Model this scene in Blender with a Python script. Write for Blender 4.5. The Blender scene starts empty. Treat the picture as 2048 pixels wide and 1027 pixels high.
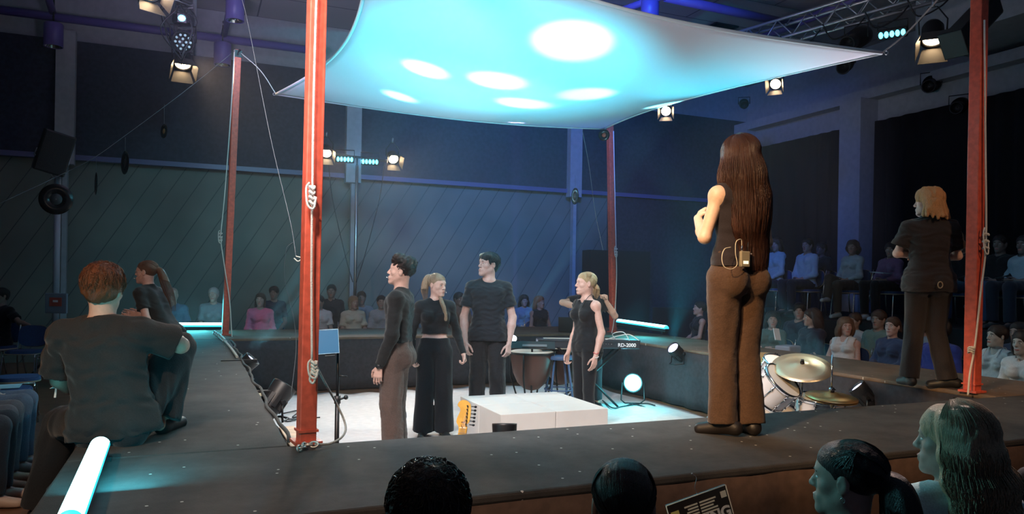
import bpy, bmesh, math, random
import numpy as np
from mathutils import Vector, Matrix
random.seed(7); np.random.seed(7)
PI = math.pi
SC = bpy.context.scene
COL = SC.collection
# ------------------------------------------------------------------ camera
FPX = 1500.0; HCAM = 1.6; ROLL = 0.016; CX, CY = 1024.0, 558.0
cam_d = bpy.data.cameras.new('camera'); cam = bpy.data.objects.new('camera', cam_d); COL.objects.link(cam)
cam_d.sensor_width = 36.0; cam_d.lens = 36.0 * FPX / 2048.0
cam_d.shift_y = (CY - 513.5) / 2048.0
cam_d.clip_start = 0.05; cam_d.clip_end = 100
cam.matrix_world = Matrix.Translation((0, 0, HCAM)) @ Matrix.Rotation(PI / 2, 4, 'X') @ Matrix.Rotation(ROLL, 4, 'Z')
SC.camera = cam
SC.view_settings.view_transform = 'Standard'; SC.view_settings.look = 'None'
SC.view_settings.gamma = 1.0; SC.view_settings.use_curve_mapping = False
SC.view_settings.exposure = 0.0
SC.cycles.max_bounces = 5; SC.cycles.diffuse_bounces = 2; SC.cycles.glossy_bounces = 2
SC.cycles.transmission_bounces = 3; SC.cycles.volume_bounces = 0; SC.cycles.transparent_max_bounces = 6
SC.cycles.caustics_reflective = False; SC.cycles.caustics_refractive = False
SC.cycles.sample_clamp_indirect = 4.0
SC.cycles.volume_step_rate = 4.0; SC.cycles.volume_max_steps = 64

def at(x, y, z=None, Z=None):
    """photo direction (x, y) met with height z, or with distance Z."""
    dx, dy = x - CX, y - CY
    a = dx * math.cos(ROLL) + dy * math.sin(ROLL); b = -dx * math.sin(ROLL) + dy * math.cos(ROLL)
    if Z is None: Z = FPX * (HCAM - z) / b
    return Vector((a / FPX * Z, Z, HCAM - b / FPX * Z))
ANG = math.radians(23.0); CA, SA = math.cos(ANG), math.sin(ANG)
def W(u, v, z=0.0):            # hall axes (along the back wall, towards it) to world
    return Vector((u * CA - v * SA, u * SA + v * CA, z))
def onw(x, u=None, v=None):    # ray column x met with a hall line
    k = (x - CX) / FPX
    Z = u / (CA * k + SA) if u is not None else v / (CA - SA * k)
    return Vector((k * Z, Z, 0))
STAGE = 0.75; HAZE = .0068
# ------------------------------------------------------------------ world
wd = bpy.data.worlds.new('hall_dark'); SC.world = wd; wd.use_nodes = True
wd.node_tree.nodes['Background'].inputs[0].default_value = (0.25, 0.42, 0.75, 1)
wd.node_tree.nodes['Background'].inputs[1].default_value = 0.07
# ------------------------------------------------------------------ lamps of the show and added fill lights
def light(name, kind, loc, power, color, target=None, size=0.1, angle=40, blend=0.5, label=None):
    d = bpy.data.lights.new(name, kind); o = bpy.data.objects.new(name, d); COL.objects.link(o)
    d.energy = power; d.color = color; o.location = loc
    if kind == 'SPOT':
        d.spot_size = math.radians(angle); d.spot_blend = blend; d.shadow_soft_size = size
    elif kind == 'AREA':
        d.size = size
    else: d.shadow_soft_size = size
    if target is not None:
        o.rotation_euler = (Vector(target) - Vector(loc)).to_track_quat('-Z', 'Y').to_euler()
    return o
def show_lights():
    sail_c = (0.3, 8.0, 3.7)
    CY_ = (.04, .72, 1.0); WARM = (1.0, .72, .48); BLUE = (.12, .22, 1.0)
    # first two: wash lamps on the trusses (fixtures are built below at these places)
    light('fresnel_lamp_left', 'SPOT', at(372, 128, Z=12.8) + Vector((.25, -.35, -.1)), 700, WARM, (0.6, 6.8, .6), .12, 60, .6)
    light('fresnel_lamp_right', 'SPOT', at(1860, 92, Z=9.6) + Vector((-.45, -.1, -.25)), 600, WARM, (0.2, 7.2, .4), .12, 50, .6)
    light('front_truss_lamp_left', 'SPOT', (-3.4, -1.0, 5.0), 2700, (1.0, .58, .26), (1.32, 4.2, 1.38), .15, 18, .8)
    light('front_truss_lamp_posts', 'SPOT', (-2.2, -1.5, 5.2), 800, (1.0, .68, .46), (-1.3, 3.8, 2.2), .12, 56, .7)
    light('front_row_fill', 'SPOT', (-2.6, 3.4, 2.3), 190, (.18, .78, .88), (1.3, 2.3, 1.2), .2, 34, .7)  # unseen spot added to spill teal on the front row
    light('front_truss_lamp_right', 'SPOT', (4.6, -.6, 5.2), 520, (1.0, .62, .36), (3.6, 6.3, 1.6), .15, 30, .6)
    light('sitting_man_fill', 'SPOT', (-3.0, -1.0, 5.0), 330, (1.0, .70, .50), (-1.95, 3.8, 1.5), .12, 17, .7)  # unseen spot added to warm the sitting man's back
    light('pit_wash_lamp', 'SPOT', (-1.2, 1.5, 5.6), 1700, (1.0, .93, .92), (0.2, 7.4, 0), .2, 46, .5)
    light('face_wash_lamp', 'SPOT', (-4.2, 3.0, 5.2), 600, (.86, .90, 1.0), (-.3, 8.2, 1.3), .15, 34, .6)
    light('stand_lamp_left', 'SPOT', at(664, 312, Z=13.2), 350, WARM, (0, 7, .5), .1, 60, .6)
    light('stand_lamp_right', 'SPOT', at(776, 322, Z=13.2), 350, WARM, (0.8, 7, .5), .1, 60, .6)
    light('truss_led_light', 'SPOT', at(1785, 82, Z=9.7), 400, (.08, .75, 1.0), (-1, 7, .7), .15, 60, .8)
    light('stand_led_light', 'SPOT', at(715, 322, Z=13.2), 300, (.1, .6, 1.0), (0, 7, 1), .15, 110, .8)
    light('blue_wall_fill', 'SPOT', (1.0, 8.0, 6.1), 2100, (.045, .19, 1.0), (1.6, 15.0, 4.0), .5, 80, 1.0)  # unseen spot added to turn the haze and upper wall blue
    light('teal_wall_fill', 'SPOT', (-1.5, 7.0, 6.0), 950, (.22, .62, .80), (-3.0, 14.5, 1.6), .5, 75, 1.0)  # unseen spot added to tint the boarded wall teal
    light('violet_beam_light', 'SPOT', at(1029, 650, Z=10.2), 12000, (.28, .25, 1.0), at(1033, 225, Z=9.9), .03, 4.5, .6)
    light('back_row_fill', 'SPOT', (-.6, 6.2, 5.2), 420, (.95, .90, 1.0), (-2.2, 12.9, 1.0), .2, 46, .9)  # unseen spot added to brighten the far spectators
    light('ceiling_fill', 'SPOT', (-3.5, 8, 3.9), 700, (.60, .50, .85), (-3.0, 9.5, 6.6), .4, 140, 1.0)  # unseen spot added to lift the ceiling with violet light
    light('front_hair_fill', 'SPOT', (3.6, 7.5, 5.6), 1500, (1.0, .72, .64), (1.45, 2.35, 1.25), .15, 11, .7)  # unseen spot added for a warm rim on the front row's hair
    light('room_fill', 'POINT', (3, 3.5, 6.0), 40, (.35, .50, .80), size=.6)  # unseen lamp added as dim ambient fill; the ceiling lamps are off
    light('right_bank_light', 'SPOT', (4.5, 5.5, 5.8), 520, (.45, .68, 1.0), (9.0, 7.2, 1.2), .3, 75, .9)
    light('sail_fill_right', 'SPOT', (4.3, 8.6, 1.0), 620, (.92, .85, 1.0), (3.3, 6.5, 3.6), .3, 50, 1.0)  # unseen lavender spot added to lighten the right end of the sail
    light('sail_fill_near', 'SPOT', (-2.2, 1.2, 1.9), 1000, (.92, .86, 1.0), (-.6, 5.2, 3.7), .3, 50, 1.0)  # unseen lavender spot added to lighten the near end of the sail
show_lights()
# ------------------------------------------------------------------ library: tagging, meshes, materials
def tag(o, label, cat, group=None, kind=None):
    if label: o['label'] = label
    if cat: o['category'] = cat
    if group: o['group'] = group
    if kind: o['kind'] = kind
    return o
def empty(name, loc=(0, 0, 0), rz=0.0, label=None, cat=None, group=None):
    o = bpy.data.objects.new(name, None); COL.objects.link(o); o.empty_display_size = 0.1
    o.location = loc; o.rotation_euler = (0, 0, rz)
    return tag(o, label, cat, group)
def link(name, me, mat=None, parent=None, smooth=True):
    o = bpy.data.objects.new(name, me); COL.objects.link(o)
    if mat is not None:
        for m in (mat if isinstance(mat, (list, tuple)) else [mat]): me.materials.append(m)
    if smooth is not None:
        me.polygons.foreach_set('use_smooth', [smooth] * len(me.polygons))
    if parent is not None: o.parent = parent
    return o
def copy_tree(o, parent=None):
    c = o.copy(); COL.objects.link(c)
    if parent is not None: c.parent = parent
    for ch in list(o.children):
        if ch.name in TREE_SKIP: continue
        copy_tree(ch, c)
    return c
TREE_SKIP = set()
def dup(root, loc, rz=None, label=None, group=None):
    c = copy_tree(root); c.location = loc
    if rz is not None: c.rotation_euler = (0, 0, rz)
    if label: c['label'] = label
    if group: c['group'] = group
    return c
class MB:
    """collects shapes into one mesh; each face remembers its material index and smoothness"""
    def __init__(s): s.v = []; s.f = []; s.m = []; s.sm = []
    def add(s, vs, fs, mi=0, smooth=False):
        b = len(s.v); s.v += [tuple(v) for v in vs]
        for f in fs: s.f.append([b + i for i in f]); s.m.append(mi); s.sm.append(smooth)
        return s
    def box(s, c, d, rot=None, mi=0, bev=0.0):
        c = Vector(c); h = [x / 2 for x in d]
        if bev <= 0:
            vs = [Vector((sx * h[0], sy * h[1], sz * h[2])) for sx in (-1, 1) for sy in (-1, 1) for sz in (-1, 1)]
            fs = [(0, 1, 3, 2), (4, 6, 7, 5), (0, 4, 5, 1), (2, 3, 7, 6), (0, 2, 6, 4), (1, 5, 7, 3)]
        else:
            bm = bmesh.new(); bmesh.ops.create_cube(bm, size=1.0)
            for v in bm.verts: v.co = Vector((v.co.x * d[0], v.co.y * d[1], v.co.z * d[2]))
            bmesh.ops.bevel(bm, geom=bm.edges[:], offset=min(bev, min(d) * .45), segments=2, affect='EDGES', profile=.5)
            bm.verts.index_update(); vs = [v.co.copy() for v in bm.verts]; fs = [[v.index for v in f.verts] for f in bm.faces]; bm.free()
        if rot is not None: vs = [rot @ v for v in vs]
        return s.add([c + v for v in vs], fs, mi, False)
    def tube(s, pts, r, n=10, mi=0, caps=True, flat=None):
        pts = [Vector(p) for p in pts]; m = len(pts)
        rs = r if isinstance(r, (list, tuple)) else [r] * m
        t0 = (pts[1] - pts[0]).normalized(); a = t0.orthogonal().normalized()
        vs = []
        for i, p in enumerate(pts):
            t = (pts[min(i + 1, m - 1)] - pts[max(i - 1, 0)])
            t = t.normalized() if t.length > 1e-9 else t0
            a = (a - t * a.dot(t)); a = a.normalized() if a.length > 1e-6 else t.orthogonal().normalized()
            b = t.cross(a)
            for k in range(n):
                th = 2 * PI * k / n
                vs.append(p + (a * math.cos(th) + b * math.sin(th)) * rs[i])
        fs = [(i * n + k, i * n + (k + 1) % n, (i + 1) * n + (k + 1) % n, (i + 1) * n + k) for i in range(m - 1) for k in range(n)]
        s.add(vs, fs, mi, True)
        if caps:
            b = len(s.v) - len(vs)
            s.f.append([b + k for k in range(n)][::-1]); s.m.append(mi); s.sm.append(False)
            s.f.append([b + (m - 1) * n + k for k in range(n)]); s.m.append(mi); s.sm.append(False)
        return s
    def lathe(s, prof, n=24, M=None, mi=0):
        """prof: list of (r, z)"""
        vs = []; M = M or Matrix.Identity(4)
        for (r, z) in prof:
            for k in range(n):
                th = 2 * PI * k / n; vs.append(M @ Vector((r * math.cos(th), r * math.sin(th), z)))
        fs = [(i * n + k, i * n + (k + 1) % n, (i + 1) * n + (k + 1) % n, (i + 1) * n + k) for i in range(len(prof) - 1) for k in range(n)]
        return s.add(vs, fs, mi, True)
    def ball(s, c, r, n=12, mi=0, M=None):
        rr = r if isinstance(r, (tuple, list)) else (r, r, r); c = Vector(c)
        vs = []; m = n // 2
        for i in range(m + 1):
            ph = PI * i / m
            for k in range(n):
                th = 2 * PI * k / n
                v = Vector((rr[0] * math.sin(ph) * math.cos(th), rr[1] * math.sin(ph) * math.sin(th), rr[2] * math.cos(ph)))
                vs.append(c + (M @ v if M else v))
        fs = [(i * n + k, (i + 1) * n + k, (i + 1) * n + (k + 1) % n, i * n + (k + 1) % n) for i in range(m) for k in range(n)]
        return s.add(vs, fs, mi, True)
    def prism(s, poly, z0, z1, M=None, mi=0):
        M = M or Matrix.Identity(4); n = len(poly)
        vs = [M @ Vector((x, y, z0)) for x, y in poly] + [M @ Vector((x, y, z1)) for x, y in poly]
        fs = [list(range(n))[::-1], list(range(n, 2 * n))] + [(i, (i + 1) % n, n + (i + 1) % n, n + i) for i in range(n)]
        return s.add(vs, fs, mi, False)
    def build(s, name, mat=None, parent=None, label=None, weld=True):
        me = bpy.data.meshes.new(name); me.from_pydata(s.v, [], s.f)
        me.polygons.foreach_set('material_index', s.m); me.polygons.foreach_set('use_smooth', s.sm)
        me.update()
        if weld:
            bm = bmesh.new(); bm.from_mesh(me); bmesh.ops.remove_doubles(bm, verts=bm.verts, dist=1e-6)
            bmesh.ops.recalc_face_normals(bm, faces=bm.faces); bm.to_mesh(me); bm.free()
        o = link(name, me, mat, parent, None)
        if label: o['label'] = label
        return o
def bez(pts, n=12):
    """Catmull-Rom through pts"""
    P = [Vector(p) for p in pts]; out = []
    P = [P[0] * 2 - P[1]] + P + [P[-1] * 2 - P[-2]]
    for i in range(1, len(P) - 2):
        for k in range(n):
            t = k / n; a, b, c, d = P[i - 1], P[i], P[i + 1], P[i + 2]
            out.append(.5 * ((2 * b) + (c - a) * t + (2 * a - 5 * b + 4 * c - d) * t * t + (3 * b - a - 3 * c + d) * t ** 3))
    out.append(P[-2]); return out

MATS = {}
def nodes(name):
    m = bpy.data.materials.new(name); m.use_nodes = True; nt = m.node_tree
    return m, nt, nt.nodes['Principled BSDF']
def noise_bump(nt, bs, scale, strength, dist=.01, vec=None, detail=3, mscale=None):
    N = nt.nodes; L = nt.links
    tc = N.new('ShaderNodeTexCoord'); nz = N.new('ShaderNodeTexNoise'); bp = N.new('ShaderNodeBump')
    src = tc.outputs['Object']
    if mscale:
        mp = N.new('ShaderNodeMapping'); mp.inputs['Scale'].default_value = mscale; L.new(src, mp.inputs[0]); src = mp.outputs[0]
    nz.inputs['Scale'].default_value = scale; nz.inputs['Detail'].default_value = detail
    bp.inputs['Strength'].default_value = strength; bp.inputs['Distance'].default_value = dist
    L.new(src, nz.inputs['Vector']); L.new(nz.outputs['Fac'], bp.inputs['Height']); L.new(bp.outputs[0], bs.inputs['Normal'])
    return nz, src
def ramp2(nt, fac, c0, c1, p0=.35, p1=.65):
    r = nt.nodes.new('ShaderNodeValToRGB'); r.color_ramp.elements[0].position = p0; r.color_ramp.elements[1].position = p1
    r.color_ramp.elements[0].color = (*c0, 1); r.color_ramp.elements[1].color = (*c1, 1); nt.links.new(fac, r.inputs[0]); return r
def mat(name, col, rough=.6, metal=0.0, bump=None, vary=.0, spec=.5, emit=None, sheen=0, mscale=None, coat=0):
    key = (name, tuple(col), rough, metal)
    if key in MATS: return MATS[key]
    m, nt, bs = nodes(name)
    bs.inputs['Base Color'].default_value = (*col, 1); bs.inputs['Roughness'].default_value = rough
    bs.inputs['Metallic'].default_value = metal; bs.inputs['Specular IOR Level'].default_value = spec
    if sheen: bs.inputs['Sheen Weight'].default_value = sheen
    if coat: bs.inputs['Coat Weight'].default_value = coat
    if bump or vary:
        sc, st = bump or (30, .0)
        nz, src = noise_bump(nt, bs, sc, st, mscale=mscale)
        if vary:
            r = ramp2(nt, nz.outputs['Fac'], [c * (1 - vary) for c in col], [min(1, c * (1 + vary)) for c in col])
            nt.links.new(r.outputs[0], bs.inputs['Base Color'])
    if emit:
        bs.inputs['Emission Color'].default_value = (*emit[0], 1); bs.inputs['Emission Strength'].default_value = emit[1]
    MATS[key] = m; return m
def cloth(name, col, rough=.85, fine=180): return mat(name, col, rough, 0, (fine, .25), .12, .25, sheen=.15)
def skin_m(col): return mat('skin', col, .48, 0, (60, .06), .05, .4)
def hair_m(col):
    return mat('hair_strands', col, .36, 0, (60, .55), .35, .45, mscale=(9, 9, .6))
BLACKM = mat('black_metal', (.012, .012, .014), .4, .3)
BLACKP = mat('black_plastic', (.014, .014, .016), .45)
CHROME = mat('chrome', (.75, .76, .78), .15, 1.0)
STEEL = mat('steel', (.45, .46, .48), .35, 1.0)
# ------------------------------------------------------------------ figures grown as one smooth implicit surface
V = lambda *a: np.array(a, dtype=np.float64)
def nrm(v):
    n = np.linalg.norm(v); return v / n if n > 1e-9 else v
def rotm(yaw=0, pitch=0, roll=0):
    """yaw left +, pitch up +, roll to the right +   (degrees)"""
    y, p, r = [math.radians(a) for a in (yaw, pitch, roll)]
    Rz = np.array([[math.cos(y), -math.sin(y), 0], [math.sin(y), math.cos(y), 0], [0, 0, 1]])
    Rx = np.array([[1, 0, 0], [0, math.cos(p), -math.sin(p)], [0, math.sin(p), math.cos(p)]])
    Ry = np.array([[math.cos(r), 0, math.sin(r)], [0, 1, 0], [-math.sin(r), 0, math.cos(r)]])
    return Rz @ Rx @ Ry
class Sdf:
    def __init__(s, h=.008): s.h = h; s.ops = []; s.post = []
    def rc(s, a, b, ra, rb, k=.02, op='u', flat=None, cap=None):
        """round cone a-b; flat=(axis, factor) squashes it; cap: 'b' flat end at b"""
        a = np.array(a, float); b = np.array(b, float); R = max(ra, rb)
        s.ops.append(('rc', (a, b, ra, rb, flat, cap), np.minimum(a, b) - R, np.maximum(a, b) + R, k, op)); return s
    def ell(s, c, r, k=.02, op='u', M=None):
        c = np.array(c, float); r = np.array(r, float); R = r.max() if M is not None else r
        s.ops.append(('el', (c, r, M), c - R, c + R, k, op)); return s
    def cut(s, o, n, c=None, R=None):   # remove what lies on the side n of plane (o, n), optionally only near c
        s.post.append(('cut', np.array(o, float), nrm(np.array(n, float)), c, R)); return s
    def cutnow(s, o, n):
        s.ops.append(('cut', (np.array(o, float), nrm(np.array(n, float))), np.full(3, -9.), np.full(3, 9.), 0.0, 'c')); return s
    def noise(s, amp, freq, seed=0, stretch=(1, 1, 1), c=None, R=None):
        s.post.append(('noise', amp, freq, seed, stretch, c, R)); return s
    def mesh(s):
        h = s.h; lo = np.min([o[2] for o in s.ops if o[5] == 'u'], axis=0) - 3 * h - .02; hi = np.max([o[3] for o in s.ops if o[5] == 'u'], axis=0) + 3 * h + .02
        n = np.ceil((hi - lo) / h).astype(int) + 1
        F = np.full(n, .5, np.float32)
        ax = [(lo[i] + h * np.arange(n[i])).astype(np.float32) for i in range(3)]
        for kind, arg, bl, bh, k, op in s.ops:
            m = k + 2.5 * h
            i0 = np.clip(np.floor((bl - m - lo) / h).astype(int), 0, n); i1 = np.clip(np.ceil((bh + m - lo) / h).astype(int) + 1, 0, n)
            if (i1 <= i0).any(): continue
            sl = tuple(slice(i0[i], i1[i]) for i in range(3))
            X = ax[0][sl[0]][:, None, None]; Y = ax[1][sl[1]][None, :, None]; Zz = ax[2][sl[2]][None, None, :]
            if kind == 'cut':
                o, nn = arg; pl = ((X - o[0]) * nn[0] + (Y - o[1]) * nn[1] + (Zz - o[2]) * nn[2]).astype(np.float32)
                F[:] = np.maximum(F, np.where(F < .3, pl, F)); continue
            if kind == 'rc':
                a, b, ra, rb, flat, cap = arg
                ab = b - a; L2 = max(float(ab @ ab), 1e-12)
                qx, qy, qz = X - a[0], Y - a[1], Zz - a[2]
                t0 = (qx * ab[0] + qy * ab[1] + qz * ab[2]) / L2; t = np.clip(t0, 0, 1)
                dx, dy, dz = qx - t * ab[0], qy - t * ab[1], qz - t * ab[2]
                d2 = dx * dx + dy * dy + dz * dz
                if flat is not None:
                    fx, ff = flat; dn = dx * fx[0] + dy * fx[1] + dz * fx[2]; d2 = d2 + dn * dn * (1 / (ff * ff) - 1)
                d = np.sqrt(np.maximum(d2, 0)) - (ra + (rb - ra) * t)
                if cap: d = np.maximum(d, (t0 - 1) * math.sqrt(L2))
            else:
                c, r, M = arg
                qx, qy, qz = X - c[0], Y - c[1], Zz - c[2]
                if M is not None:
                    qx, qy, qz = (qx * M[0, 0] + qy * M[1, 0] + qz * M[2, 0], qx * M[0, 1] + qy * M[1, 1] + qz * M[2, 1], qx * M[0, 2] + qy * M[1, 2] + qz * M[2, 2])
                k0 = np.sqrt((qx / r[0]) ** 2 + (qy / r[1]) ** 2 + (qz / r[2]) ** 2)
                k1 = np.sqrt((qx / r[0] ** 2) ** 2 + (qy / r[1] ** 2) ** 2 + (qz / r[2] ** 2) ** 2)
                d = k0 * (k0 - 1) / np.maximum(k1, 1e-6)
            f = F[sl]
            if op == 'u':
                if k > 0:
                    hh = np.maximum(k - np.abs(f - d), 0) / k; F[sl] = np.minimum(f, d) - hh * hh * k * .25
                else: F[sl] = np.minimum(f, d)
            else:
                d = -d
                if k > 0:
                    hh = np.maximum(k - np.abs(f - d), 0) / k; F[sl] = np.maximum(f, d) + hh * hh * k * .25
                else: F[sl] = np.maximum(f, d)
        for p in s.post:
            if p[0] == 'cut':
                _, o, nn, c, R = p
                if c is None: sl = (slice(None),) * 3
                else:
                    i0 = np.clip(np.floor((c - R - lo) / h).astype(int), 0, n); i1 = np.clip(np.ceil((c + R - lo) / h).astype(int), 0, n)
                    if (i1 <= i0).any(): continue
                    sl = tuple(slice(i0[i], i1[i]) for i in range(3))
                X = ax[0][sl[0]][:, None, None]; Y = ax[1][sl[1]][None, :, None]; Zz = ax[2][sl[2]][None, None, :]
                F[sl] = np.maximum(F[sl], ((X - o[0]) * nn[0] + (Y - o[1]) * nn[1] + (Zz - o[2]) * nn[2]).astype(np.float32))
            else:
                _, amp, fr, seed, st, c, R = p
                idx = np.nonzero(np.abs(F) < amp * 2.2 + 2 * h)
                P = np.stack([ax[i][idx[i]] for i in range(3)], 1).astype(np.float64)
                Q = P * np.array(st) * fr; rs = np.random.RandomState(seed + 3); w = np.zeros(len(P))
                wq = Q + .8 * np.sin(Q[:, [1, 2, 0]] * 1.3 + seed)
                for j in range(4):
                    dd = nrm(rs.randn(3)); w += np.sin(wq @ dd * (1 + .55 * j) * 2 + rs.rand() * 6.28) / (1 + .5 * j)
                w = w / 2.2
                if c is not None: w = w * np.exp(-((P - c) ** 2).sum(1) / (R * R))
                F[idx] += (amp * w).astype(np.float32)
        return nets(F, lo, h)
def nets(F, lo, h):
    S = F < 0
    c = np.zeros(tuple(d - 1 for d in F.shape), np.int8)
    for i in (0, 1):
        for j in (0, 1):
            for k in (0, 1): c += S[i:F.shape[0] - 1 + i, j:F.shape[1] - 1 + j, k:F.shape[2] - 1 + k]
    act = (c > 0) & (c < 8); ids = np.nonzero(act); N = len(ids[0])
    vid = np.full(act.shape, -1, np.int32); vid[ids] = np.arange(N)
    P = np.zeros((N, 3)); cnt = np.zeros(N)
    I, J, K = ids
    for axx in range(3):
        for a in (0, 1):
            for b in (0, 1):
                o = [0, 0, 0]; oth = [q for q in range(3) if q != axx]; o[oth[0]] = a; o[oth[1]] = b; e = list(o); e[axx] = 1
                f0 = F[I + o[0], J + o[1], K + o[2]]; f1 = F[I + e[0], J + e[1], K + e[2]]
                m = (f0 < 0) != (f1 < 0); t = np.where(m, f0 / np.where(m, f0 - f1, 1), 0)
                p = np.array([o] * N, float) if N else np.zeros((0, 3)); p[:, axx] = t
                P[m] += p[m]; cnt[m] += 1
    P = (P / np.maximum(cnt, 1)[:, None] + np.stack(ids, 1)) * h + lo
    quads = []
    for axx in range(3):
        sa = [slice(1, -1)] * 3; sa[axx] = slice(0, -1); sb = [slice(1, -1)] * 3; sb[axx] = slice(1, None)
        A = S[tuple(sa)]; B = S[tuple(sb)]; d = np.nonzero(A != B)
        base = [d[0] + (0 if axx == 0 else 1), d[1] + (0 if axx == 1 else 1), d[2] + (0 if axx == 2 else 1)]
        o1, o2 = [(1, 2), (2, 0), (0, 1)][axx]
        def g(a, b):
            q = [base[0].copy(), base[1].copy(), base[2].copy()]; q[o1] = q[o1] - a; q[o2] = q[o2] - b; return vid[q[0], q[1], q[2]]
        Q = np.stack([g(1, 1), g(0, 1), g(0, 0), g(1, 0)], 1)
        fl = ~A[d]; Q[fl] = Q[fl][:, ::-1]; quads.append(Q)
    return P, np.concatenate(quads)
def fast_mesh(name, P, Q):
    me = bpy.data.meshes.new(name); me.vertices.add(len(P)); me.vertices.foreach_set('co', np.ascontiguousarray(P, dtype=np.float32).ravel())
    me.loops.add(Q.size); me.loops.foreach_set('vertex_index', Q.ravel().astype(np.int32))
    me.polygons.add(len(Q)); me.polygons.foreach_set('loop_start', np.arange(0, Q.size, 4, dtype=np.int32)); me.polygons.foreach_set('loop_total', np.full(len(Q), 4, np.int32))
    me.update(calc_edges=True); return me
def sdf_obj(name, s, m, parent, smooth=True):
    P, Q = s.mesh()
    if len(P) == 0: return None
    return link(name, fast_mesh(name, P, Q), m, parent, smooth)

# ---- skeletons (local frame: x right of the person, y ahead, z up; metres)
def standing(H, w=1.0, hip=1.0, stance=.05):
    J = dict(P=V(0, 0, .53 * H), N=V(0, -.01, .842 * H))
    for n, s in (('L', -1), ('R', 1)):
        J['Sh' + n] = V(s * .096 * H * w, -.01, .790 * H); J['El' + n] = V(s * .122 * H * w, -.03, .622 * H); J['Wr' + n] = V(s * .132 * H * w, .03, .485 * H)
        J['Hp' + n] = V(s * .050 * H * hip, 0, .515 * H); J['Kn' + n] = V(s * (.05 * H * .5 + stance * .6), .01, .285 * H)
        J['An' + n] = V(s * (stance + .02), -.02, .05 * H); J['Toe' + n] = V(s * (stance + .05), .13, .02)
    return J
def seated(H, w=1.0, hip=1.0, lean=0.0, seat=.47):
    z = seat + .07
    J = dict(P=V(0, 0, z), N=V(0, -.03 + lean, z + .307 * H))
    for n, s in (('L', -1), ('R', 1)):
        J['Sh' + n] = V(s * .096 * H * w, -.03 + lean * .9, z + .258 * H); J['El' + n] = V(s * .13 * H * w, .03 + lean * .6, z + .10 * H)
        J['Wr' + n] = V(s * .04 * H, .20 + lean * .5, z + .05 * H)
        J['Hp' + n] = V(s * .052 * H * hip, .02, z - .005); J['Kn' + n] = V(s * .065 * H, .42 * H / 1.7, z + .01)
        J['An' + n] = V(s * .06 * H, .40 * H / 1.7, .09); J['Toe' + n] = V(s * .07 * H, .40 * H / 1.7 + .15, .03)
    return J
def frame(J):
    up = nrm(J['N'] - J['P']); rt = nrm(J['ShR'] - J['ShL']); rt = nrm(rt - up * (rt @ up)); fw = np.cross(up, rt); return rt, fw, up
def torso(s, J, H, off=0.0, fem=False, k=.045, belly=0.0, w=1.0, hip=1.0, top=1.0):
    rt, fw, up = frame(J); P = J['P']; L = np.linalg.norm(J['N'] - P); prt = nrm(J['HpR'] - J['HpL'])
    def lat(t, half, r, f=0.0, q=rt, kk=k):
        c = P + up * L * t + fw * f; s.rc(c - q * half, c + q * half, r + off, r + off, kk)
    g = 1.0 if not fem else .93
    lat(0.0, .042 * H * hip, .056 * H * (1.02 if fem else .97), -.004, prt)
    lat(.17, .040 * H * hip * g, .052 * H + belly * .6, belly * .5)
    lat(.36, .036 * H * g * g * w, .047 * H * g + belly * .5, belly * .5)
    lat(.55, .042 * H * g * w, .050 * H * g, 0)
    lat(.74, .046 * H * g * w, .053 * H * g, .004)
    s.rc(J['ShL'], J['ShR'], .029 * H + off * .8, .029 * H + off * .8, k)
    c = J['P'] * .05 + J['N'] * .95
    for n in 'LR': s.rc(c, J['Sh' + n], .027 * H + off * .6, .024 * H + off * .6, .045)     # trapezius
    for n, q in (('L', -1), ('R', 1)):
        s.ell(P + prt * q * .045 * H - fw * .030 * H - up * .02 * H, V(.050, .05, .056) * H * (1.05 if fem else .92) + off, .03)
        if fem: s.ell(P + up * L * .66 + rt * q * .046 * H + fw * .042 * H, V(.036, .034, .036) * H + off * .7, .025)
        else: s.ell(P + up * L * .76 + rt * q * .045 * H + fw * .033 * H, V(.045, .026, .035) * H + off * .7, .03)
def hand(s, wr, d, nrm_p, side, sc=1.0, curl=(20, 30, 20), fist=False):
    """d: along the hand, nrm_p: palm normal (where the palm looks), side: vector to the thumb side"""
    d = nrm(d); n = nrm(nrm_p - d * (nrm_p @ d)); t = np.cross(d, n)
    if t @ side < 0: t = -t
    offs = (.029, .010, -.009, -.026); Ls = (.044, .048, .045, .034); ro = .0083 * sc
    for i, (o, L) in enumerate(zip(offs, Ls)):
        kn = wr + d * (.088 - abs(i - 1.2) * .003) * sc + t * o * sc
        s.rc(wr + t * o * .45 * sc + d * .01, kn, .014 * sc, .0115 * sc, .010)
        a = 0; p = kn; seg = (L, L * .62, L * .48)
        for j in range(3):
            a += math.radians(curl[j] * (1 + .12 * i)); q = p + (d * math.cos(a) + n * math.sin(a)) * seg[j] * sc + t * (o * .06) * sc
            s.rc(p, q, ro * (1.0 - .06 * j), ro * (.94 - .07 * j), .003); p = q
    a0 = wr + d * .022 * sc + t * .022 * sc; a1 = a0 + (d * .62 + t * .62 + n * .35) * .045 * sc; a2 = a1 + (d * .86 + t * .2 + n * .40) * .034 * sc; a3 = a2 + (d * .9 - t * .02 + n * .42) * .026 * sc
    s.rc(a0, a1, .013 * sc, .0105 * sc, .010); s.rc(a1, a2, .0102 * sc, .0092 * sc, .003); s.rc(a2, a3, .0092 * sc, .0078 * sc, .003)
def head_frame(J, H, yaw, pitch, roll):
    Rm = rotm(yaw, pitch, roll); up = nrm(J['N'] - J['P']); piv = J['N'] + nrm(up * .6 + V(0, 0, .4)) * .028 * H
    sc = .131 * H / .226; c = piv + Rm @ V(0, .018, .088) * sc; return c, Rm, sc
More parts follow.
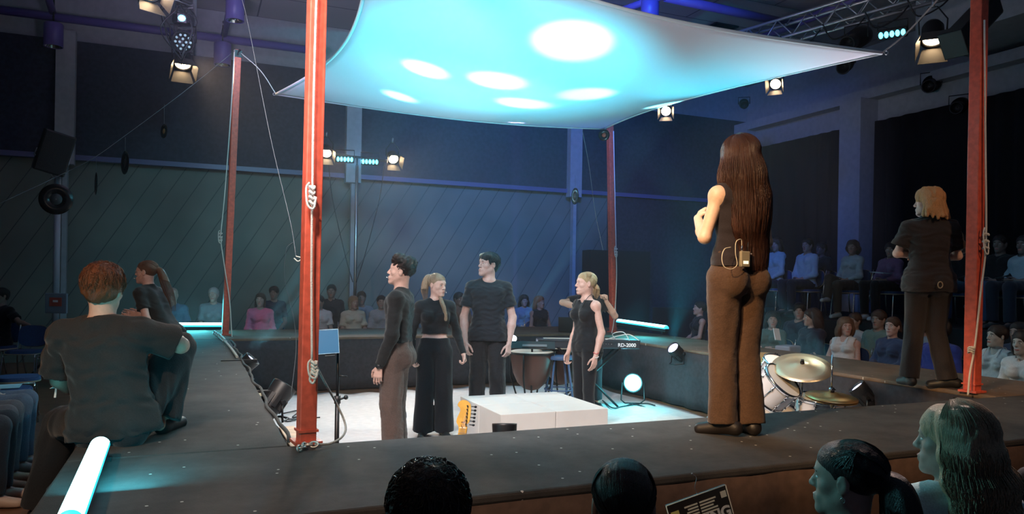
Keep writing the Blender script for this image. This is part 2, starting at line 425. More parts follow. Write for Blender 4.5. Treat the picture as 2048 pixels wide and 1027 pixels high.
def head(s, c, Rm, sc, N, H, fem, detail):
    p = lambda x, y, z: c + Rm @ (V(x, y, z) * sc)
    e = lambda x, y, z, a, b, d, k=.02, op='u': s.ell(p(x, y, z), V(a, b, d) * sc, k * sc, op, Rm)
    e(0, -.018, .034, .073, .091, .079); e(0, .022, -.02, .058, .064, .080, .03); e(0, .030, .038, .058, .058, .056, .03)
    jw = .90 if fem else 1.0
    for q in (-1, 1):
        s.rc(p(q * .052 * jw, -.005, -.045), p(q * .014, .066, -.096), .019 * sc, .016 * sc, .03 * sc)
        e(q * .040, .050, -.020, .022, .022, .020, .02)
        e(q * .076, -.010, -.004, .008, .019, .031, .006)
        if detail: e(q * .085, -.004, .002, .006, .010, .018, .004, 's')
    s.rc(p(-.008, .074, -.098), p(.008, .074, -.098), .0165 * sc, .0165 * sc, .02 * sc)
    s.rc(p(-.030, .076, .022), p(.030, .076, .022), .010 * sc, .010 * sc, .02 * sc)
    for q in (-1, 1): e(q * .030, .097, .004, .019, .017, .013, .012, 's')
    s.rc(p(0, .083, .014), p(0, .106, -.026), .0075 * sc, .0105 * sc, .012 * sc)
    for q in (-1, 1): e(q * .0105, .096, -.030, .008, .010, .007, .006)
    e(0, .074, -.062, .034, .017, .022, .02)
    if detail:
        s.rc(p(-.018, .0925, -.058), p(.018, .0925, -.058), .0052 * sc, .0052 * sc, .004 * sc); s.rc(p(-.015, .0915, -.070), p(.015, .0915, -.070), .0062 * sc, .0062 * sc, .004 * sc)
        for q in (-1, 1): s.rc(p(q * .018, .0825, .0115), p(q * .042, .076, .0105), .0045 * sc, .0045 * sc, .004 * sc)
    nr = (.0275 if fem else .0315) * H
    s.rc(N - V(0, 0, .01), p(0, -.022, -.045), nr * 1.08, nr * .97, .03)
    s.rc(p(0, .02, -.085), p(0, -.02, -.06), .03 * sc, .035 * sc, .03)
def face_parts(parent, c, Rm, sc, hcol, lipcol, lidopen=1.0):
    Mx = Matrix([list(r) for r in Rm]); p = lambda x, y, z: Vector(c + Rm @ (V(x, y, z) * sc))
    EYE = mat('eye', (.75, .75, .74), .25); IRIS = mat('iris', (.03, .04, .05), .2)
    for q in (-1, 1):
        m = MB(); m.ball(p(q * .030, .0735, .003), V2(.0125, .0112, .0072, sc), 12, 0, Mx); m.ball(p(q * .030, .0810, .003), V2(.0052, .0042, .0052, sc), 8, 1, Mx); m.build('eye', [EYE, IRIS], parent)
        m = MB(); m.tube(bez([p(q * .012, .0905, .021), p(q * .028, .089, .0265), p(q * .046, .077, .021)], 4), [.0022 * sc] * 2 + [.0036 * sc] * 5 + [.002 * sc] * 2, 6); m.build('eyebrow', hair_m(hcol), parent)
    m = MB(); M2 = mat('lips', lipcol, .45)
    m.tube(bez([p(-.026, .083, -.0635), p(-.008, .0965, -.0585), p(0, .0972, -.0605), p(.008, .0965, -.0585), p(.026, .083, -.0635)], 4), [.0012 * sc] + [.0036 * sc] * 15 + [.0012 * sc], 6)
    m.tube(bez([p(-.024, .083, -.065), p(0, .0945, -.0700), p(.024, .083, -.065)], 6), [.0012 * sc] + [.0042 * sc] * 11 + [.0012 * sc], 6)
    m.build('lips', M2, parent)
def V2(a, b, c, s): return (a * s, b * s, c * s)
class Strands:
    def __init__(s, r=.0013): s.mb = MB(); s.r = r
    def add(s, pts, r=None, n=3):
        r = r or s.r; m = len(pts)
        s.mb.tube([Vector(p) for p in pts], [r * (1 if i < m * .7 else (1.15 - (i / m))) for i in range(m)], n, 0, False)
def ell_strand(c, Rm, rad, A, B, n=9, lift=0.0, wob=0.0):
    """a lock lying on the scalp ellipsoid, from direction A to direction B"""
    A = nrm(np.array(A, float)); B = nrm(np.array(B, float)); out = []
    w = math.acos(max(-1, min(1, float(A @ B)))) or 1e-4; ph = random.random() * 6.28
    for i in range(n):
        t = i / (n - 1); D = (A * math.sin((1 - t) * w) + B * math.sin(t * w)) / max(math.sin(w), 1e-4); D = nrm(D + .02 * wob * V(math.sin(ph + 5 * t), math.cos(ph * 2 + 4 * t), math.sin(ph * 3 + 6 * t)))
        out.append(c + Rm @ (D * rad * (1 + lift * math.sin(PI * t * .9) + .012 * math.sin(ph + 3 * t))))
    return out
def chain_strands(st, ring, n, wave=0.0, freq=9, jit=.06, freqs=None):
    """ring: list of (centre, axis_a, axis_b) along a hair mass; strands follow its skin"""
    for i in range(n):
        th = 2 * PI * random.random(); rr = 1.0 + random.uniform(-.12, jit); ph = random.uniform(-.35, .35); drift = random.uniform(-.25, .25); pts = []
        end = 1.0 - random.random() ** 3 * .35
        m = len(ring)
        for j in range(int(m * end)):
            cc, a, b = ring[j]; t = j / m; tt = th + drift * t; q = rr + wave * math.sin(freq * t * 6.28 + ph + 2 * math.sin(th))
            pts.append(cc + a * math.cos(tt) * q + b * math.sin(tt) * q)
        if len(pts) > 2: st.add(pts)
def hair(parent, c, Rm, sc, spec, J, h, hero):
    st = spec['style']; col = spec.get('col', (.03, .015, .008)); p = lambda x, y, z: c + Rm @ (V(x, y, z) * sc)
    HM = hair_m(col); s = Sdf(h); vol = spec.get('vol', 0.0) + (0 if hero else .007)
    e = lambda x, y, z, a, b, d, k=.015, op='u': s.ell(p(x, y, z), V(a, b, d) * sc, k * sc, op, Rm)
    e(0, -.022, .038, .080 + vol, .098 + vol, .085 + vol); e(0, .024, .052, .063 + vol, .064 + vol * .5, .063 + vol, .02)
    up = Rm @ V(0, 0, 1)
    if st in ('short', 'curly', 'quiff'):
        e(0, -.045, -.005, .073 + vol * .7, .068 + vol * .6, .070, .02)
        if st == 'quiff':
            for x in (-.045, -.012, .025, .05): e(x, .060 - abs(x) * .3, .083, .028, .030, .026, .015)
            for x in (-.05, -.025, .045): e(x, .078 - abs(x) * .35, .062, .018, .014, .028, .01)
    elif st == 'bob':
        for q in (-1, 1): s.rc(p(q * .068, -.01, .02), p(q * .072, .01, -.11), .026 * sc, .022 * sc, .02)
        e(0, -.055, -.03, .082, .05, .095, .03)
    hl = spec.get('hairline', .075)
    # hairline: keep what lies above a slanted plane from forehead to nape
    o = p(0, .085, hl); nn = Rm @ nrm(V(0, .74, -1.0 * .80)); s.ops.append(('rc', (p(0, .12, -.02), p(0, .135, -.12), .050 * sc, .055 * sc, None, None), None, None, .02 * sc, 's'))
    bb = s.ops.pop(); a, b = bb[1][0], bb[1][1]
    s.rc(a, b, .062 * sc, .066 * sc, .012 * sc, 's')
    e(0, .107, .016 if st == 'pony' else .006 if st != 'quiff' else -.010, .053, .040, .044, .012, 's')
    if st == 'quiff':
        for x in (-.048, -.03, -.008, .030, .048): e(x, .082 - abs(x) * .38, .058 - .006 * math.cos(x * 90), .015, .011, .024, .008)
    for q in (-1, 1):
        if st in ('short', 'curly', 'quiff', 'pony', 'bun'):
            e(q * .085, .030, -.050, .035, .050, .052, .01, 's'); e(q * .088, -.005, -.01, .020, .024, .036, .008, 's')
    if st in ('short', 'curly', 'quiff', 'pony', 'bun', 'afro'):
        s.cut(p(0, -.05, -.062 if st != 'pony' else -.035), Rm @ nrm(V(0, .25, -1)))
    if st == 'afro':
        for q in (-1, 0, 1):
            e(q * .045, .030, .105, .045, .056, .045, .02); e(q * .050, -.055, .075, .055, .062, .065, .02)
        for x in (-.05, -.02, .012, .04): e(x, .072 - abs(x) * .3, .078, .022, .022, .026, .012)
    root = spec.get('tie', (0, -.095, .055))
    chain = None
    if st == 'pony':
        path = spec.get('path') or [(0, -.13, .05), (0, -.155, -.03), (0, -.14, -.13), (0, -.12, -.22)]
        e(root[0], root[1], root[2], .024, .022, .024, .012)
        pts = bez([Vector(p(*root))] + [Vector(p(*q)) for q in path], 6); m = len(pts)
        rw = spec.get('r', .024) * sc
        for i in range(m - 1):
            f = lambda t: rw * (.62 + 1.1 * math.sin(min(1, t * 1.25) * PI * .62)) * (1 if t < .6 else 1 - (t - .6) * 1.7)
            s.rc(pts[i], pts[i + 1], max(.005, f(i / m)), max(.005, f((i + 1) / m)), .01)
        chain = [(np.array(q), None, max(.006, f(i / m))) for i, q in enumerate(pts)]
    if st == 'bun': e(root[0], root[1] - .01, root[2], .036, .032, .036, .008)
    paths = []
    if st == 'long':
        # guides leave the parting, follow the scalp and fall to the given depth below the head centre
        dp = spec.get('len', .35); wd_ = spec.get('w', .09); amax = math.radians(spec.get('amax', 118)); cc = p(0, -.022, .038); rad = V(.082 + vol, .100 + vol, .087 + vol) * sc
        sh = spec.get('shift', (0, spec.get('out', -.04))); rx, ry = Rm @ V(1, 0, 0), Rm @ V(0, 1, 0); rx = nrm(rx * V(1, 1, 0)); ry = nrm(ry * V(1, 1, 0)); wv, wf = spec.get('wave', 0), spec.get('wfreq', 2)
        def guide(a, depth=1.0, jit=0.0, ph=0.0):
            top_ = nrm(V(.25 * math.sin(a), .15 - .35 * math.cos(a) * .3, 1)); side = nrm(V(math.sin(a), -math.cos(a) * 1.0 + .05, -.18)); out = ell_strand(cc, Rm, rad * (1 + jit * .5), top_, side, 7)
            e0 = out[-1]; k = 1 - .55 * max(0, abs(a) / amax - .55)
            end = np.array([cc[0], cc[1], 0]) + rx * (math.sin(a) * wd_ + sh[0]) + ry * (-math.cos(a) * .075 + sh[1]) * (1 if abs(a) < 2 else 1); zb = cc[2] - (dp * k) * depth
            n_ = max(6, int(dp / .03))
            for i in range(1, n_ + 1):
                t = i / n_; q_ = e0 * (1 - t) + V(end[0], end[1], zb) * t; bulge = math.sin(PI * min(1, t * 1.4)) * .018; tap = 1 - .35 * max(0, t - .7) / .3
                ctr = V(cc[0], cc[1], q_[2]) * (1 - t) + V(*(np.array([cc[0], cc[1], 0]) + rx * sh[0] + ry * sh[1])[:2], q_[2]) * t
                q_ = ctr + (q_ - ctr) * tap + (rx * math.sin(a) - ry * math.cos(a)) * (bulge + jit * .05 * min(1, t * 4) + wv * .30 * min(1, t * 4) * math.sin(wf * t * 6.28 * dp / .4 + ph + a)); out.append(q_)
            return out
        for a in np.linspace(-amax, amax, 19):
            g_ = guide(a, .97)
            rr_ = lambda i: min(.003 + .0012 * i, .015 if i < len(g_) * .75 else .011) * sc
            for i in range(1, len(g_) - 1): s.rc(g_[i], g_[i + 1], rr_(i), rr_(i + 1), .022)
        mid = guide(0, .9)
        for i in range(6, len(mid) - 1): s.rc(mid[i] + ry * .035, mid[i + 1] + ry * .035, .035 * sc, .030 * sc, .03)
    nz = spec.get('noise', .003)
    if st in ('afro', 'curly'): s.noise(spec.get('noise', .007), 55, 3)
    else: s.noise(nz, 45, 5, (1, 1, .35))
    o = sdf_obj('hair', s, HM, parent)
    if hero and st in ('pony', 'bun', 'short', 'long', 'quiff') and spec.get('strands', 260):
        n = spec.get('strands', 260); S = Strands(.0011); cc = p(0, -.022, .038); rad = V(.082 + vol, .100 + vol, .087 + vol) * sc
        if st in ('pony', 'bun'):
            B = V(root[0] / .08, (root[1] + .022) / .1, (root[2] - .038) / .087)
            for i in range(n):
                a = max(-2.3, min(2.3, random.gauss(0, 1.0))); A = V(math.sin(a) * .95, math.cos(a), .30 * max(0, math.cos(a)) - .75 * max(0, -math.cos(a)) + random.uniform(0, .5))
                if abs(a) < 1.7: M_ = V(A[0] * .9, -.25, .95); S.add(ell_strand(cc, Rm, rad * 1.01, A, M_, 6, .004, .5)[:-1] + ell_strand(cc, Rm, rad * 1.01, M_, B, 7, .004, .5))
                else: S.add(ell_strand(cc, Rm, rad, A, B, 8, .004, .6))
            if chain:
                ring = []
                for i, (q, _, r) in enumerate(chain):
                    t = nrm(chain[min(i + 1, len(chain) - 1)][0] - chain[max(i - 1, 0)][0]); a = nrm(np.cross(t, V(.3, .9, .1))); ring.append((q, a * r, np.cross(t, a) * r))
                chain_strands(S, ring, n // 2, .08, 1.0)
        elif st in ('short', 'quiff'):
            crown = V(.1, -.55, .85)
            for i in range(n):
                D = nrm(V(random.gauss(0, 1), random.gauss(0, 1), random.gauss(.25, .8)))
                if D[2] < -.45 or (D[1] > .55 and D[2] < .42): continue
                E_ = nrm(D + (D - nrm(crown)) * .55 + .25 * np.random.randn(3)); S.add(ell_strand(cc, Rm, rad * random.uniform(.98, 1.04), D, E_, 6, .05, 2.0), .0012)
        elif st == 'long' and chain is None:
            for i in range(n):
                a = random.uniform(-amax, amax); ph = random.gauss(0, .35); g_ = guide(a, 1.0 - random.random() ** 2 * .22, random.uniform(.14, .36), ph); S.add(g_, random.choice((.0010, .0014, .0020)))
        me = S.mb.build('hair_locks', HM, parent, weld=False)
        return o, chain
    return o, chain
def person(label, pos, yaw, H, J, top=None, bottom=None, hair_=None, skin=(.55, .33, .25), head_rot=(0, 0, 0), fem=False, hands=None,
           res=.006, group=None, w=1.0, hip=1.0, belly=0.0, hero=True, shoe=None, rz=None, cat='person', legs=True):
    root = empty('person', pos, math.radians(yaw), label, cat, group)
    s = Sdf(res); SK = skin_m(skin)
    torso(s, J, H, -.009 if top else -.002, fem, w=w, hip=hip, belly=belly)
    c, Rm, sc = head_frame(J, H, *head_rot)
    head(s, c, Rm, sc, J['N'], H, fem, res <= .007)
    g = .92 if fem else 1.0
    for n, q in (('L', -1), ('R', 1)):
        sh, el, wr = J['Sh' + n], J['El' + n], J['Wr' + n]
        s.ell(sh, V(.028, .029, .031) * H * g, .03); s.rc(sh, el, .0262 * H * g, .0215 * H * g, .02)
        fb = el + (wr - el) * .3; s.rc(el, fb, .0235 * H * g, .0240 * H * g, .015); s.rc(fb, wr, .0235 * H * g, .0150 * H * g, .015)
        hd = (hands or {}).get(n, {})
        if hd is not None:
            d = hd.get('d', wr - el); nn = hd.get('n', V(-q, 0, 0)); t = hd.get('t', V(0, 1, 0)); hand(s, wr, nrm(np.array(d, float)), np.array(nn, float), np.array(t, float), H / 1.75 * (.93 if fem else 1.02), hd.get('curl', (14, 22, 14)))
        if legs:
            hp, kn, an, to = J['Hp' + n], J['Kn' + n], J['An' + n], J['Toe' + n]
            R3 = (bottom or {}).get('r', (.056, .040, .034)) if bottom else (.06, .05, .05); lim = lambda a, b: min(a * H, b * H - .012)
            s.rc(hp, kn, lim(.050, R3[0]), lim(.034, R3[1]), .02); cf = kn + (an - kn) * .28; s.rc(kn, cf, lim(.0315, R3[1]), lim(.0325, R3[1]), .01); s.rc(cf, an, lim(.032, R3[1]), min(.0205 * H, R3[2] * H - .010), .01)
            fd = nrm(to - an); hl = an - V(0, 0, 1) * .022 - nrm(fd * V(1, 1, 0)) * .035; s.rc(hl, an, .024, .026, .02); s.rc(hl, to, .026, .020, .02); s.rc(an, to, .026, .018, .03)
    body = sdf_obj('body', s, SK, root)
    rt, fw, up = frame(J); Lt = np.linalg.norm(J['N'] - J['P'])
    if top:
        s = Sdf(max(res, .006)); off = top.get('off', .010); sl = top.get('sleeve', .6); tk = top.get('kind', 'tee')
        torso(s, J, H, off, fem, w=w, hip=hip, belly=belly, k=.05)
        hem = top.get('hem', -.02)
        if hem < -.02:
            cH = J['P'] + up * hem * H; s.rc(cH - rt * .05 * H * hip, cH + rt * .05 * H * hip, .060 * H + off * 1.3, .060 * H + off * 1.3, .03)
            s.rc(J['P'] - rt * .05 * H * hip, J['P'] + rt * .05 * H * hip, .058 * H + off * 1.3, .058 * H + off * 1.3, .03)
        s.cutnow(J['P'] + up * hem * H, -up)
        if tk in ('tee', 'long'):
            for n, q in (('L', -1), ('R', 1)):
                sh, el, wr = J['Sh' + n], J['El' + n], J['Wr' + n]
                ro = top.get('loose', .012)
                s.ell(sh, V(.029, .030, .032) * H * g + off * .7, .03)
                if sl <= 1.0:
                    e_ = sh + (el - sh) * sl; s.rc(sh, e_, .0275 * H * g + off, .026 * H * g + off + ro, .02, cap='b')
                else:
                    s.rc(sh, el, .0275 * H * g + off, .0245 * H * g + off, .02); e_ = el + (wr - el) * (sl - 1); s.rc(el, e_, .0255 * H * g + off * .9, .0175 * H * g + off * .8, .02, cap='b')
                    s.ell(el, V(.027, .027, .027) * H * g + off, .015)
        nz = top.get('folds', .004)
        if nz: s.noise(nz, 17, int(H * 100) % 17, (1, 1, 1.9))
        # neck opening
        nk = top.get('neck', .035)
        s.rc(J['N'] - up * .005 + fw * .01, J['N'] + up * .12 + fw * .03, (.030 if fem else .0345) * H + nk * .35, (.034) * H + nk * 2.0, .006, 's')
        if tk in ('tank', 'cami'):
            for n, q in (('L', -1), ('R', 1)):
                s.ell(J['Sh' + n] + rt * q * (.016 * H) + up * .005, V(.060, .075, .075) if tk == 'cami' else V(.050, .075, .07), .008, 's')
            if tk == 'cami':
                s.ell(J['P'] + up * Lt * .965 + fw * (.060 * H), V(.040, .06, .055), .012, 's')
                s.rc(J['N'] + fw * .09 + up * .02, J['N'] + fw * .10 + up * -.02, .07, .055, .01, 's'); s.rc(J['N'] - fw * .09 + up * .02, J['N'] - fw * .11 - up * .04, .06, .07, .01, 's')
        if top.get('upper') is not None: s.cut(J['P'] + up * top['upper'] * Lt, up)
        o = sdf_obj(top.get('name', 't_shirt'), s, cloth(top.get('name', 't_shirt'), top['col'], top.get('rough', .85)), root)
        if top.get('label') and o: o['label'] = top['label']
        if tk == 'cami':
            m = MB()
            for q in (-1, 1):
                a = J['P'] + up * Lt * .80 + rt * q * .045 * H + fw * (.060 * H + off); b = J['N'] + rt * q * .058 * H + up * .0 + fw * -.0; b = J['N'] * .5 + (J['ShR'] if q > 0 else J['ShL']) * .5 + up * (.040 * H); d = J['P'] + up * Lt * .80 + rt * q * .040 * H - fw * (.050 * H + off)
                m.tube(bez([a, a * .5 + b * .5 + fw * .012 + up * .012, b, b * .5 + d * .5 - fw * .012 + up * .012, d], 5), .0032, 6)
            m.build('strap', cloth('strap', top['col']), root)
    if bottom:
        s = Sdf(max(res, .007)); off = bottom.get('off', .012); R3 = bottom.get('r', (.060, .045, .040))
        prt = nrm(J['HpR'] - J['HpL'])
        s.rc(J['P'] - prt * .042 * H * hip, J['P'] + prt * .042 * H * hip, .056 * H + off, .056 * H + off, .04)
        cw = J['P'] + up * .06 * H; s.rc(cw - prt * .040 * H * hip * g, cw + prt * .040 * H * hip * g, .051 * H + off * .6 + belly * .5, .051 * H + off * .6 + belly * .5, .04)
        for n, q in (('L', -1), ('R', 1)): s.ell(J['P'] + prt * q * .045 * H - fw * .032 * H - up * .02 * H, V(.050, .05, .056) * H * (1.05 if fem else .95) + off * .6, .03)
        s.cutnow(J['P'] + up * bottom.get('waist', .075) * H, up)
        for n, q in (('L', -1), ('R', 1)):
            hp, kn, an = J['Hp' + n], J['Kn' + n], J['An' + n]
            s.rc(hp, kn, R3[0] * H, R3[1] * H, .018); e_ = kn + (an - kn) * bottom.get('len', .97)
            s.rc(kn, e_, R3[1] * H, R3[2] * H, .012, cap='b' if bottom.get('capped', True) else None)
        if bottom.get('folds', .005): s.noise(bottom.get('folds', .005), 13, 4, (1.2, 1.2, .8))
        if bottom.get('folds2'): s.noise(bottom['folds2'], 26, 9, (1, 1, 1.6))
        nm = bottom.get('name', 'trousers'); sdf_obj(nm, s, cloth(nm, bottom['col'], bottom.get('rough', .85), 120), root)
    if shoe:
        for n, q in (('L', -1), ('R', 1)):
            an, to = J['An' + n], J['Toe' + n]; s = Sdf(max(res, .006)); hd = nrm((to - an) * V(1, 1, .25 if abs(to[2] - an[2]) < .2 else 1)); fl = to[2] - .004
            hl = to - hd * (.20 * H / 1.7); hl = V(hl[0], hl[1], max(hl[2], to[2] + .004)) if abs(to[2] - an[2]) < .2 else an - nrm(to - an) * .03
            s.rc(hl, to, .033, .031, .02); s.rc(hl, an, .034, .034, .03); s.rc(an * .6 + hl * .4, to, .036, .024, .03)
            if abs(to[2] - an[2]) < .2: s.cut(V(0, 0, to[2] - .024), V(0, 0, -1))
            sdf_obj('shoe', s, mat('shoe', shoe, .5, 0, (80, .1)), root)
    if hair_ and hair_['style'] != 'bald': hair(root, c, Rm, sc, hair_, J, max(res, .005) if hero else .010, hero)
    if hair_ and not hair_.get('noface'): face_parts(root, c, Rm, sc, hair_.get('col', (.03, .015, .01)), hair_.get('lip', (.45, .16, .14)))
    return root, c, Rm, sc
# ------------------------------------------------------------------ the hall
def struct(name, mb, m, label=None, **k):
    o = mb.build(name, m, **k); o['kind'] = 'structure'
    if label: o['label'] = label
    return o
def wbox(mb, u0, u1, v0, v1, z0, z1, mi=0):
    P = [W(u, v, z) for z in (z0, z1) for (u, v) in ((u0, v0), (u1, v0), (u1, v1), (u0, v1))]
    return mb.add(P, [(3, 2, 1, 0), (4, 5, 6, 7), (0, 1, 5, 4), (1, 2, 6, 5), (2, 3, 7, 6), (3, 0, 4, 7)], mi)
def mat_panels():
    m, nt, bs = nodes('diagonal_boards'); N, L = nt.nodes, nt.links
    tc = N.new('ShaderNodeTexCoord'); sp = N.new('ShaderNodeSeparateXYZ'); L.new(tc.outputs['Object'], sp.inputs[0])
    def mth(op, a, b=None):
        n = N.new('ShaderNodeMath'); n.operation = op
        for i, q in enumerate((a, b)):
            if q is None: continue
            if isinstance(q, (int, float)): n.inputs[i].default_value = q
            else: L.new(q, n.inputs[i])
        return n.outputs[0]
    along = mth('ADD', mth('MULTIPLY', sp.outputs[0], CA), mth('MULTIPLY', sp.outputs[1], SA))
    d = mth('SUBTRACT', along, mth('MULTIPLY', sp.outputs[2], .62)); fr = mth('FRACT', mth('MULTIPLY', d, 2.5))
    g = mth('LESS_THAN', fr, .045)
    nz = N.new('ShaderNodeTexNoise'); nz.inputs['Scale'].default_value = 1.2; L.new(tc.outputs['Object'], nz.inputs['Vector'])
    r = ramp2(nt, nz.outputs['Fac'], (.16, .17, .145), (.22, .225, .19), .3, .7)
    mx = N.new('ShaderNodeMixRGB'); L.new(g, mx.inputs[0]); L.new(r.outputs[0], mx.inputs[1]); mx.inputs[2].default_value = (.085, .09, .085, 1)
    L.new(mx.outputs[0], bs.inputs['Base Color']); bs.inputs['Roughness'].default_value = .6
    bp = N.new('ShaderNodeBump'); bp.inputs['Distance'].default_value = .01; bp.invert = True; L.new(g, bp.inputs['Height']); L.new(bp.outputs[0], bs.inputs['Normal'])
    return m
def mat_ceiling():
    m, nt, bs = nodes('ceiling_boards'); N, L = nt.nodes, nt.links
    tc = N.new('ShaderNodeTexCoord'); mp = N.new('ShaderNodeMapping'); mp.inputs['Rotation'].default_value = (0, 0, -ANG); L.new(tc.outputs['Object'], mp.inputs[0])
    br = N.new('ShaderNodeTexBrick'); L.new(mp.outputs[0], br.inputs[0]); br.inputs['Scale'].default_value = .42; br.inputs['Mortar Size'].default_value = .006
    br.inputs['Brick Width'].default_value = .9; br.inputs['Row Height'].default_value = .5
    br.inputs['Color1'].default_value = (.42, .40, .40, 1); br.inputs['Color2'].default_value = (.38, .37, .38, 1); br.inputs['Mortar'].default_value = (.12, .12, .14, 1)
    L.new(br.outputs[0], bs.inputs['Base Color']); bs.inputs['Roughness'].default_value = .8
    return m
FLOORM = mat('hall_floor', (.20, .10, .055), .35, 0, (8, .05), .2)
m = MB(); wbox(m, -12, 13.1, -5, 15.5, -.1, 0); struct('floor', m, FLOORM)
VB, UR = 15.5, 13.1
PAN = mat_panels(); NAVY = mat('navy_panel', (.030, .034, .060), .7, 0, (14, .1), .2); WHITEW = mat('pale_wall', (.40, .42, .44), .8, 0, (10, .1), .06)
CURT = mat('black_curtain', (.006, .006, .008), .9, 0, (12, .3))
m = MB(); wbox(m, -12, UR, VB, VB + .1, 0, 3.67); struct('wall_back', m, PAN)
m = MB()
cu = []
for x in (126, 702, 1145):
    q = onw(x, v=VB - .2); cu.append(q.x * CA + q.y * SA)
for a, b in ((-12, cu[0] - .15), (cu[0] + .15, cu[1] - .15), (cu[1] + .15, cu[2] - .15), (cu[2] + .15, UR)): wbox(m, a, b, VB - .12, VB - .01, 3.67, 5.72)
struct('wall_back_upper', m, NAVY, 'dark blue upper wall panels above the diagonal boards')
m = MB(); wbox(m, -12, UR, VB - .02, VB + .1, 3.67, 6.65); struct('wall_back_band', m, WHITEW)
m = MB(); wbox(m, -12, UR, VB - .16, VB, 3.60, 3.69); struct('trim_1', m, mat('purple_trim', (.16, .15, .30), .35))
for i, x in enumerate((126, 702, 1145)):
    q = onw(x, v=VB - .2); u = q.x * CA + q.y * SA
    m = MB(); wbox(m, u - .15, u + .15, VB - .3, VB - .1, 3.5, 5.85); wbox(m, u - .03, u + .05, VB - .24, VB - .1, 0, 3.5); struct('wall_column_%d' % (i + 1), m, WHITEW)
m = MB(); wbox(m, 9.0, UR, VB - .08, VB, 0, 3.6); struct('wall_back_dark', m, NAVY)
m = MB(); wbox(m, 8.3, 9.9, VB - .5, VB - .1, 0, 2.3); struct('door_1', m, mat('dark_door', (.012, .016, .022), .5))
# right wall: pale fascia, ledge, columns, black curtains in waves
m = MB(); wbox(m, UR, UR + .1, -5, VB, 0, 6.65); wbox(m, UR - .5, UR, -5, VB, 5.40, 5.60); wbox(m, UR - .22, UR, -5, VB, 4.95, 5.40); struct('wall_right', m, WHITEW)
m = MB(); wbox(m, UR - 1.6, UR, -5, 9.3, 5.75, 6.6); struct('wall_right_soffit', m, WHITEW)
def curtain(name, pts, z0, z1, m_, amp=.05, wl=.28, thick=.02, parent=None, n_per=8, hemj=0.0, top_amp=None):
    """wavy cloth hanging along a polyline"""
    mb = MB(); P = []; acc = 0
    for a, b in zip(pts[:-1], pts[1:]):
        a, b = Vector(a), Vector(b); L = (b - a).length; n = max(2, int(L / wl * n_per)); t = (b - a).normalized(); nn = Vector((-t.y, t.x, 0))
        for i in range(n):
            s = acc + L * i / n; P.append((a + t * L * i / n, nn, s))
        acc += L
    P.append((Vector(pts[-1]), nn, acc)); rows = 6; vs = []
    for side in (0, 1):
        for j in range(rows):
            f = j / (rows - 1)
            for (p, nn, s) in P:
                ph = 2 * PI * s / wl + 1.3 * math.sin(s * 1.7); am = amp * (.45 + .55 * (1 - f)) * (.6 + .4 * math.sin(s * 2.3 + 1))
                q = p + nn * (am * math.sin(ph) + (thick if side else 0)); z = z0 + (z1 - z0) * f + (hemj * math.sin(s * 5) if j == 0 else 0); vs.append((q.x, q.y, z))
    n = len(P); fs = []
    for side in (0, 1):
        o = side * rows * n
        for j in range(rows - 1):
            for i in range(n - 1):
                f = (o + j * n + i, o + j * n + i + 1, o + (j + 1) * n + i + 1, o + (j + 1) * n + i); fs.append(f if not side else f[::-1])
    o = rows * n
    for i in range(n - 1):
        fs.append((i, o + i, o + i + 1, i + 1)); k = (rows - 1) * n; fs.append((k + i, k + i + 1, o + k + i + 1, o + k + i))
    for j in range(rows - 1):
        fs.append((j * n, (j + 1) * n, o + (j + 1) * n, o + j * n)); k = n - 1; fs.append((j * n + k, o + j * n + k, o + (j + 1) * n + k, (j + 1) * n + k))
    mb.add(vs, fs, 0, True); return mb.build(name, m_, parent)
colv = []
for i, (xa, xb) in enumerate(((1683, 1742), (2010, 2080))):
    q = onw((xa + xb) / 2, u=UR - .45); v = -q.x * SA + q.y * CA; colv.append(v)
    if i == 0:
        m = MB(); wbox(m, UR - .7, UR - .2, v - .27, v + .27, 0, 5.4); struct('pillar_right', m, WHITEW)
m = MB(); wbox(m, UR - .5, UR, VB - .6, VB, 0, 5.4); struct('pillar_corner', m, WHITEW)
for i, (va, vb, lab) in enumerate(((colv[0] + .35, VB - .7, 'black stage curtain between the corner and the pale pillar'), (-3, colv[0] - .35, 'wide black stage curtain right of the pale pillar'))):
    o = curtain('stage_curtain', [W(UR - .35, va), W(UR - .35, vb)], .02, 4.93, CURT, .07, .35, n_per=6); tag(o, lab, 'curtain')
m = MB(); wbox(m, -12, UR, -5, VB, 6.65, 6.75); struct('ceiling', m, mat_ceiling())
m = MB(); wbox(m, -12, -11.9, -5, VB, 0, 6.65); struct('wall_left', m, WHITEW)
# violet ceiling tubes
PURP = mat('violet_paint', (.14, .10, .34), .4)
def ztube(name, a, b, r, label):
    m = MB(); m.tube([a, b], r, 10); o = m.build(name, PURP); o['kind'] = 'structure'; o['label'] = label
zt = 6.25
ztube('ceiling_beam', at(-60, 12, 6.0), at(650, 104, 6.0), .075, 'long violet tube beam along the left ceiling')
ztube('ceiling_beam', at(80, -60, 6.35), at(108, 34, 6.03), .06, 'short violet tube beam at the upper left corner')
ztube('ceiling_beam', at(478, -60, 6.5), at(446, 78, 6.03), .06, 'short violet tube beam meeting the long one near the tall rear post')
ztube('ceiling_beam', at(1330, -6, zt), at(1590, 50, zt), .075, 'violet tube beam above the right of the sail')
ztube('ceiling_beam', at(1200, 36, zt), at(1330, -10, zt), .06, 'violet tube beam slanting down behind the sail')
ztube('ceiling_beam', at(1480, 92, 6.3), at(1760, -20, 6.3), .075, 'violet tube beam running beside the silver truss')
